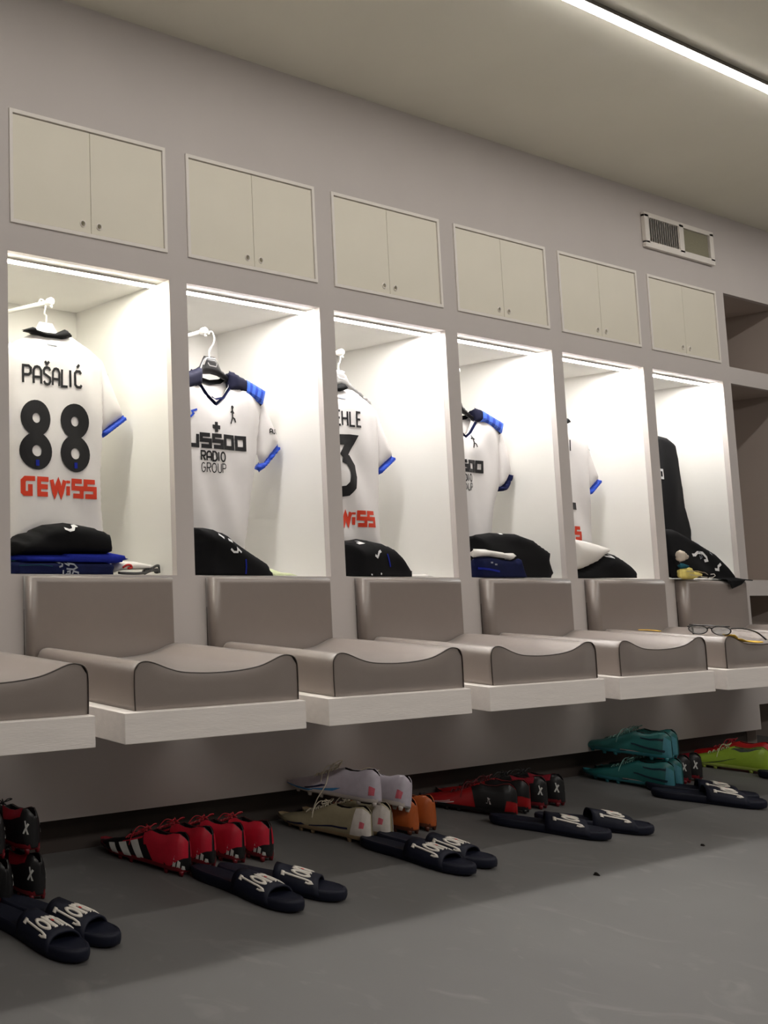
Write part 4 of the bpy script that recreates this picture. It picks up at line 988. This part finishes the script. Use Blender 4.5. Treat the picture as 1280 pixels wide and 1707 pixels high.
# quads are (t, s) corners on the outer wall: t from heel to toe, s from sole to rim
ST = {
 'redblack': dict(up=('boot_black', (14, 13, 15)), lining=('lining_dark', (22, 14, 16)), sole=('sole_dark_red', (118, 16, 28)), lace=('lace_red', (170, 28, 42)),
    patches=[('red_collar', ('boot_red', (196, 27, 52)), [[(.0, .62), (.42, .62), (.44, 1.0), (.0, 1.0)], [(.0, .5), (.16, .15), (.30, .62), (.0, .62)], [(.20, .20), (.30, .10), (.40, .64), (.20, .64)]]),
             ('side_stripe', ('stripe_white', (205, 205, 200)), [[(.40, .06), (.47, .06), (.57, .80), (.49, .80)], [(.53, .06), (.61, .06), (.70, .80), (.62, .80)], [(.67, .08), (.75, .08), (.82, .78), (.75, .78)]]),
             ('heel_stripe', ('stripe_white', (205, 205, 200)), [[(.015, .08), (.045, .08), (.03, .26), (.015, .24)], [(.055, .08), (.085, .08), (.06, .38), (.04, .34)], [(.095, .08), (.125, .08), (.09, .48), (.07, .44)]]),
             ('toe_line', ('boot_red', (196, 27, 52)), [[(.44, .80), (.66, .80), (.66, .86), (.44, .88)]])], heel=('boot_black', (14, 13, 15))),
 'darkheel': dict(up=('boot_near_black', (18, 18, 20)), lining=('lining_dark', (22, 14, 16)), sole=('sole_dark_red', (118, 16, 28)), lace=('lace_black', (24, 24, 26)),
    patches=[('red_side', ('boot_deep_red', (140, 16, 36)), [[(.22, .0), (.55, .0), (.50, .45), (.30, .5)], [(.10, .78), (.30, .7), (.36, 1.0), (.10, 1.0)], [(.6, .0), (.95, .0), (.9, .5), (.62, .4)]]),
             ('ribbon_mark', ('stripe_white', (205, 205, 200)), [[(.050, .45), (.062, .45), (.030, .72), (.020, .70)], [(.020, .47), (.030, .46), (.055, .72), (.045, .74)]])], heel=None),
 'red': dict(up=('boot_glossy_red', (156, 14, 20)), lining=('lining_dark', (22, 14, 16)), sole=('sole_black', (18, 16, 18)), lace=('lace_dark_red', (90, 12, 20)),
    patches=[('black_collar', ('boot_black', (14, 13, 15)), [[(.0, .52), (.42, .55), (.44, 1.0), (.0, 1.0)], [(.14, .0), (.40, .0), (.42, .56), (.10, .53)]]),
             ('silver_line', ('line_silver', (200, 190, 190)), [[(.62, .42), (.86, .30), (.86, .34), (.62, .47)], [(.66, .52), (.82, .40), (.82, .43), (.66, .56)]]),
             ('mark', ('line_silver', (200, 190, 190)), [[(.25, .40), (.265, .40), (.285, .62), (.27, .62)], [(.285, .42), (.30, .42), (.27, .60), (.255, .60)]])], heel=None),
 'white': dict(up=('boot_pale_grey', (190, 182, 192)), lining=('lining_dark', (22, 14, 16)), sole=('sole_pale', (196, 186, 178)), lace=('lace_cream', (222, 212, 190)),
    patches=[('blue_toe', ('boot_sky_blue', (64, 128, 178)), [[(.62, .0), (.99, .0), (.97, .42), (.66, .30)], [(.45, .28), (.66, .30), (.66, .36), (.36, .40)]]),
             ('mark', ('mark_navy', (20, 24, 60)), [[(.50, .50), (.72, .34), (.74, .40), (.56, .56)]]),
             ('pink_mark', ('mark_pink', (206, 96, 110)), [[(.04, .30), (.09, .30), (.08, .55), (.03, .52)]])], heel=None),
 'beige': dict(up=('boot_beige', (156, 146, 118)), lining=('lining_dark', (22, 14, 16)), sole=('sole_tan', (150, 128, 98)), lace=('lace_cream', (222, 212, 190)),
    patches=[('heel_shell', ('shell_white', (214, 206, 198)), [[(.002, .0), (.20, .0), (.12, .95), (.002, .95)]]),
             ('line', ('mark_navy', (20, 24, 60)), [[(.20, .36), (.60, .28), (.60, .33), (.20, .42)], [(.64, .30), (.84, .20), (.86, .30), (.68, .42)]]),
             ('pink_mark', ('mark_pink', (206, 96, 110)), [[(.05, .42), (.09, .42), (.08, .60), (.04, .58)]])], heel=None),
 'orange': dict(up=('boot_copper', (176, 86, 34)), lining=('lining_dark', (22, 14, 16)), sole=('sole_brown', (92, 44, 22)), lace=('lace_copper', (180, 90, 40)),
    patches=[('dark_shell', ('shell_dark', (60, 30, 20)), [[(.3, .0), (.9, .0), (.8, .6), (.4, .5)]])], heel=None),
 'teal': dict(up=('boot_teal', (36, 104, 102)), lining=('lining_dark', (22, 14, 16)), sole=('sole_teal', (54, 130, 140)), lace=('lace_pale_teal', (120, 168, 160)),
    patches=[('line', ('line_navy', (16, 40, 54)), [[(.06, .28), (.40, .50), (.40, .56), (.05, .36)], [(.44, .20), (.70, .10), (.70, .15), (.44, .28)], [(.05, .66), (.30, .76), (.30, .81), (.05, .73)]]),
             ('heel_shell', ('shell_blue', (70, 132, 146)), [[(.002, .0), (.09, .0), (.06, .80), (.002, .78)]]),
             ('pale_line', ('line_pale', (170, 150, 146)), [[(.10, .10), (.52, .26), (.52, .29), (.10, .15)]])], heel=None),
 'lime': dict(up=('boot_lime', (146, 176, 48)), lining=('lining_dark', (22, 14, 16)), sole=('sole_lime', (186, 208, 96)), lace=('lace_pale', (190, 196, 150)),
    patches=[('line', ('line_dark_green', (30, 44, 34)), [[(.34, .52), (.62, .36), (.80, .16), (.60, .30)], [(.02, .96), (.30, .80), (.40, .90), (.30, .99)]])], heel=None),
 'scarlet': dict(up=('boot_scarlet', (200, 34, 34)), lining=('lining_dark', (22, 14, 16)), sole=('sole_black', (18, 16, 18)), lace=('lace_red', (170, 28, 42)),
    patches=[('dark_shell', ('boot_black', (14, 13, 15)), [[(.3, .0), (.9, .0), (.8, .4), (.4, .4)]])], heel=None),
}
def boot(style, label, x, y, z=0, rz=0, roll=0, pitch=0, group=None, loose=0):
    d = ST[style]; t = thing('football_boot', label, 'football boot', (0, 0, 0), group); t['_l'] = 1
    up = lmesh(style + 'up', 'upper', UP, smat(*d['up']), t)
    lmesh(style + 'lin', 'lining', LI, smat(*d['lining']), t)
    so = lmesh(style + 'sole', 'sole', SOLE, smat(*d['sole']), t)
    for k, (tt, sd) in enumerate(STUDS):
        q = lmesh(style + 'stud', 'stud', STUD, smat(*d['sole']), so)
        zz = bz0(tt); q.location = (sd * itp(half, tt) * .66 + itp(lean, tt) * 2, tt * LB, zz - .0145 + (.0005))
    lmesh(style + 'lace%d' % loose, 'laces', lace_mesh(len(style), loose), smat(*d['lace']), t)
    for nm, mm, quads in d['patches']:
        for side in (1, -1):
            o = lmesh(style + nm + str(side), nm, patch(quads, side), smat(*mm), up)
    t.rotation_euler = (R(pitch), R(roll), R(rz)); t.location = (x, y, z)
    del t['_l']
    return t
GB = 'boots stacked two high at the left edge'
boot('darkheel', 'black boot with red side at the left edge, lower layer, right', -.108, -.236, 0, 4, group=GB)
boot('darkheel', 'black boot with red side at the left edge, lower layer, left', -.218, -.245, 0, -2, group=GB)
boot('darkheel', 'black boot with red side at the left edge, upper layer, right', -.115, -.228, .111, 8, group=GB)
boot('darkheel', 'black boot with red side at the left edge, upper layer, left', -.232, -.236, .111, 2, group=GB)
GB = 'row of four striped boots'
boot('redblack', 'black and red boot with white side stripes, frontmost of the row of four', .390, -.240, 0, 14, group=GB)
boot('redblack', 'black and red boot with white heel stripes, second of the row of four', .500, -.222, 0, 6, group=GB)
boot('redblack', 'black and red boot with white heel stripes, third of the row of four', .612, -.226, 0, 6, group=GB)
boot('redblack', 'black and red boot with white heel stripes, rearmost of the row of four', .705, -.240, 0, 2, group=GB)
GB = 'boots stacked beside the middle slides'
boot('beige', 'beige boot with pale heel at the front bottom of the middle stack', 1.145, -.240, 0, 14, group=GB)
boot('beige', 'beige boot with white and pink heel, second at the bottom of the middle stack', 1.245, -.235, 0, 8, group=GB)
boot('white', 'white and blue boot with hanging cream lace on top of the middle stack', 1.180, -.250, .111, 16, group=GB, loose=1)
boot('white', 'white boot with pink heel mark leaning at the right of the middle stack', 1.322, -.240, .078, 2, roll=14, group=GB)
boot('orange', 'copper orange boot right of the middle stack, nearer one', 1.378, -.230, 0, 2, roll=0, group=GB)
boot('orange', 'copper orange boot right of the middle stack, farther one', 1.475, -.225, 0, 2, group=GB)
GB = 'glossy red and black boots'
boot('red', 'glossy red boot with silver line, frontmost of the red and black boots', 1.905, -.235, 0, 26, group=GB)
boot('red', 'glossy red and black boot, second of the red and black boots', 2.020, -.215, 0, 16, group=GB)
boot('darkheel', 'black boot with red side, third behind the glossy red boots', 2.140, -.205, 0, 8, group=GB)
boot('darkheel', 'black boot with red side, farthest behind the glossy red boots', 2.245, -.205, 0, 4, group=GB)
GB = 'teal boots stacked two high'
boot('teal', 'teal boot at the front bottom of the teal stack', 2.925, -.236, 0, 10, group=GB)
boot('teal', 'teal boot at the back bottom of the teal stack', 3.035, -.215, 0, 4, group=GB)
boot('teal', 'teal boot on top of the teal stack, nearer one', 2.935, -.230, .111, 12, group=GB)
boot('teal', 'teal boot on top of the teal stack, farther one with blue heel', 3.025, -.212, .111, 6, group=GB)
boot('darkheel', 'dark red and black boot just right of the teal stack', 3.150, -.195, 0, 4, group='dark boots by the teal stack')
boot('darkheel', 'dark red and black boot between the teal stack and the lime boot', 3.250, -.190, 0, 4, group='dark boots by the teal stack')
boot('lime', 'lime green boot at the right edge', 3.700, -.232, 0, 16)
boot('scarlet', 'scarlet boot behind the lime boot at the right edge', 3.870, -.185, 0, 8)


# ------------------------------------------------------------------ slides (local frame: centre of the sole at the origin, toe towards -y)
def slide_half(t):   # t 0 heel .. 1 toe
    return itp([(0, .006), (.02, .018), (.07, .030), (.18, .0365), (.35, .0365), (.5, .040), (.68, .0490), (.82, .0485), (.91, .040), (.97, .026), (1, .008)], t)
LS = .288
def slide_sole():
    n = 44; v = []; prof_ = [(.86, .0, ), (.97, .004), (1.0, .012), (1.0, .022), (.97, .0275), (.90, .0285)]
    for fx, z in prof_:
        for k in range(n):
            a = 2 * math.pi * k / n; t = .5 - .5 * math.cos(a); t = min(.998, max(.002, t)); sd = 1 if a <= math.pi else -1
            v.append((sd * slide_half(t) * fx + .004 * math.sin(t * 3), -(t - .5) * LS * (.5 + .5 * fx if fx < 1 else 1), z + .004 * max(0, t - .85) / .15))
    f = [(r * n + k, r * n + (k + 1) % n, (r + 1) * n + (k + 1) % n, (r + 1) * n + k) for r in range(len(prof_) - 1) for k in range(n)] + [list(range(n))[::-1]]
    # footbed, slightly dished
    b = B(); b.add(v, f)
    K = 20; J = 8; w_ = []
    for i in range(K + 1):
        t = .012 + .976 * i / K
        for j in range(J + 1):
            s = -1 + 2 * j / J
            w_.append((s * slide_half(t) * .905 + .004 * math.sin(t * 3), -(t - .5) * LS * .99, .0286 - .006 * (1 - s * s) * math.sin(math.pi * t) ** .5 + .004 * max(0, t - .85) / .15))
    b.add(w_, [(i * (J + 1) + j, (i + 1) * (J + 1) + j, (i + 1) * (J + 1) + j + 1, i * (J + 1) + j + 1) for i in range(K) for j in range(J)])
    return b.v, b.f
def strap_pt(a, q, off=0):
    """a 0..1 across the foot from -x to +x, q 0..1 from the heel edge to the toe edge"""
    t = .46 + .36 * q + .03 * math.sin(a * math.pi) * (1 - 2 * q) * .5
    hw = slide_half(min(.9, t)) * 1.035 + off; h = .050 - .012 * q
    th = math.pi * (1 - a)
    c, s = math.cos(th), math.sin(th)
    x = hw * math.copysign(abs(c) ** .75, c); z = .010 + (h + off) * s ** .75 if s > 0 else .010
    return Vector((x + .004 * math.sin(t * 3), -(t - .5) * LS, z))
def strap_mesh():
    K, J = 28, 8; v = []
    for off in (0, -.005):
        for i in range(K + 1):
            for j in range(J + 1):
                edge = 0 if off == 0 else 0
                v.append(tuple(strap_pt(i / K, j / J, off)))
    m_ = (K + 1) * (J + 1); f = []
    for i in range(K):
        for j in range(J):
            q = (i * (J + 1) + j, (i + 1) * (J + 1) + j, (i + 1) * (J + 1) + j + 1, i * (J + 1) + j + 1)
            f.append(q); f.append(tuple(m_ + a for a in reversed(q)))
        for j in (0, J): f.append((i * (J + 1) + j, (i + 1) * (J + 1) + j, m_ + (i + 1) * (J + 1) + j, m_ + i * (J + 1) + j))
    for i in (0, K):
        for j in range(J): f.append((i * (J + 1) + j, i * (J + 1) + j + 1, m_ + i * (J + 1) + j + 1, m_ + i * (J + 1) + j))
    return v, f
def strap_text():
    """slab-serif letters J o m a laid across the strap; returned as white strokes"""
    gl = [
      ([(.02, 1.0), (.42, 1.0)], 1), ([(.27, 1.0), (.27, .18), (.20, .0), (.06, -.06), (-.03, .06), (.0, .16)], 1.25),
      (arc(.74, .36, .20, .30, 0, 360, 16), 1.15),
      ([(1.08, .68), (1.08, .04)], 1.1), ([(1.08, .50), (1.20, .66), (1.32, .60), (1.34, .40), (1.34, .04)], 1.1), ([(1.34, .50), (1.46, .66), (1.58, .60), (1.60, .40), (1.60, .04)], 1.1),
      ([(1.02, .04), (1.15, .04)], .7), ([(1.28, .04), (1.41, .04)], .7), ([(1.54, .04), (1.67, .04)], .7), ([(1.02, .68), (1.10, .68)], .7),
      (arc(1.96, .32, .17, .26, 0, 360, 14), 1.1), ([(2.14, .62), (2.14, .04), (2.22, .04)], 1.1)]
    b = B()
    for ln, wt in gl:
        P_ = [ln[0]]
        for a, c in zip(ln[:-1], ln[1:]):
            k = max(1, int(math.hypot(c[0] - a[0], c[1] - a[1]) / .08))
            P_ += [(a[0] + (c[0] - a[0]) * j / k, a[1] + (c[1] - a[1]) * j / k) for j in range(1, k + 1)]
        n = len(P_); hw = .065 * wt
        for off, flip in ((.0022, 0),):
            vs_ = []
            for i, p in enumerate(P_):
                a = P_[max(0, i - 1)]; c = P_[min(n - 1, i + 1)]; L = math.hypot(c[0] - a[0], c[1] - a[1]) or 1; nx, ny = -(c[1] - a[1]) / L, (c[0] - a[0]) / L
                for sgn, of in ((-1, -.0002), (-1, .0022), (0, .0027), (1, .0022), (1, -.0002)):
                    u = p[0] + nx * hw * sgn; w_ = p[1] + ny * hw * sgn
                    vs_.append(tuple(strap_pt(.20 + u * .262, .82 - w_ * .60, of)))
            b.add(vs_, [(i * 5 + k, (i + 1) * 5 + k, (i + 1) * 5 + k + 1, i * 5 + k + 1) for i in range(n - 1) for k in range(4)])
    return b.v, b.f
SS, STM, STX = slide_sole(), strap_mesh(), strap_text()
def dot_mesh():
    b = B(); vs_ = []
    for k in range(8): vs_.append(tuple(strap_pt(.20 + (1.21 + .05 * math.cos(k * .785)) * .262, .82 - (.36 + .07 * math.sin(k * .785)) * .60, .003)))
    b.add(vs_, [list(range(8))]); return b.v, b.f
DOT = dot_mesh()
def slide(label, x, y, rz=0, z=0):
    t = thing('slide_sandal', label, 'slide sandal', (x, y, z), 'navy slides on the floor')
    lmesh('ssole', 'sole', SS, M['rubber'], t); st = lmesh('sstrap', 'strap', STM, M['rubber'], t)
    lmesh('stext', 'raised_lettering', STX, M['joma_white'], st); lmesh('sdot', 'red_dot', DOT, M['joma_red'], st)
    t.rotation_euler = (0, 0, R(rz)); t.scale = (1.06, 1.05, 1.03); t.location.y -= .010; t.location.x -= .012; return t
slide('navy slide at the left edge, front one of the leftmost pair, white lettering', -.258, -.392, 6)
slide('navy slide tucked behind the leftmost slide, right one of that pair', -.160, -.362, 18)
slide('navy slide in front of the striped red and black boots, left one of its pair', .437, -.372, 4)
slide('navy slide right of the pair in front of the striped red and black boots', .562, -.376, 28)
slide('navy slide right of the beige boots, left one of the middle pair', 1.135, -.368, 3)
slide('navy slide right of the beige boots, right one of the middle pair', 1.243, -.356, 9)
slide('navy slide turned sideways in front of the glossy red boots', 1.850, -.345, 30)
slide('navy slide behind the sideways slide, its toe pointing right', 2.040, -.375, 42)
slide('navy slide right of the teal boots, nearer one of that pair', 2.850, -.350, 34)
slide('navy slide mostly hidden behind the slide right of the teal boots', 2.955, -.292, 30)
slide('navy slide cut off by the right edge below the lime boot', 3.66, -.36, 20)

# specks of dirt on the floor
def chip(label, x, y, s, seed):
    rr = random.Random(seed); b = B(); n = 7
    ring = [(x + s * rr.uniform(.6, 1.2) * math.cos(k * 6.283 / n), y + s * .7 * rr.uniform(.6, 1.2) * math.sin(k * 6.283 / n)) for k in range(n)]
    b.add([(p[0], p[1], .0002) for p in ring] + [(p[0] * .6 + x * .4, p[1] * .6 + y * .4, s * rr.uniform(.3, .7)) for p in ring], [(k, (k + 1) % n, n + (k + 1) % n, n + k) for k in range(n)] + [[n + k for k in range(n)], list(range(n))[::-1]])
    o = b.build('dirt_clod', M['dark']); tag(o, label, 'dirt')
chip('small dark clod of dirt on the open floor, the larger of two', 1.478, -.642, .012, 1)
chip('tiny dark clod of dirt farther right on the open floor', 2.124, -.616, .008, 2)
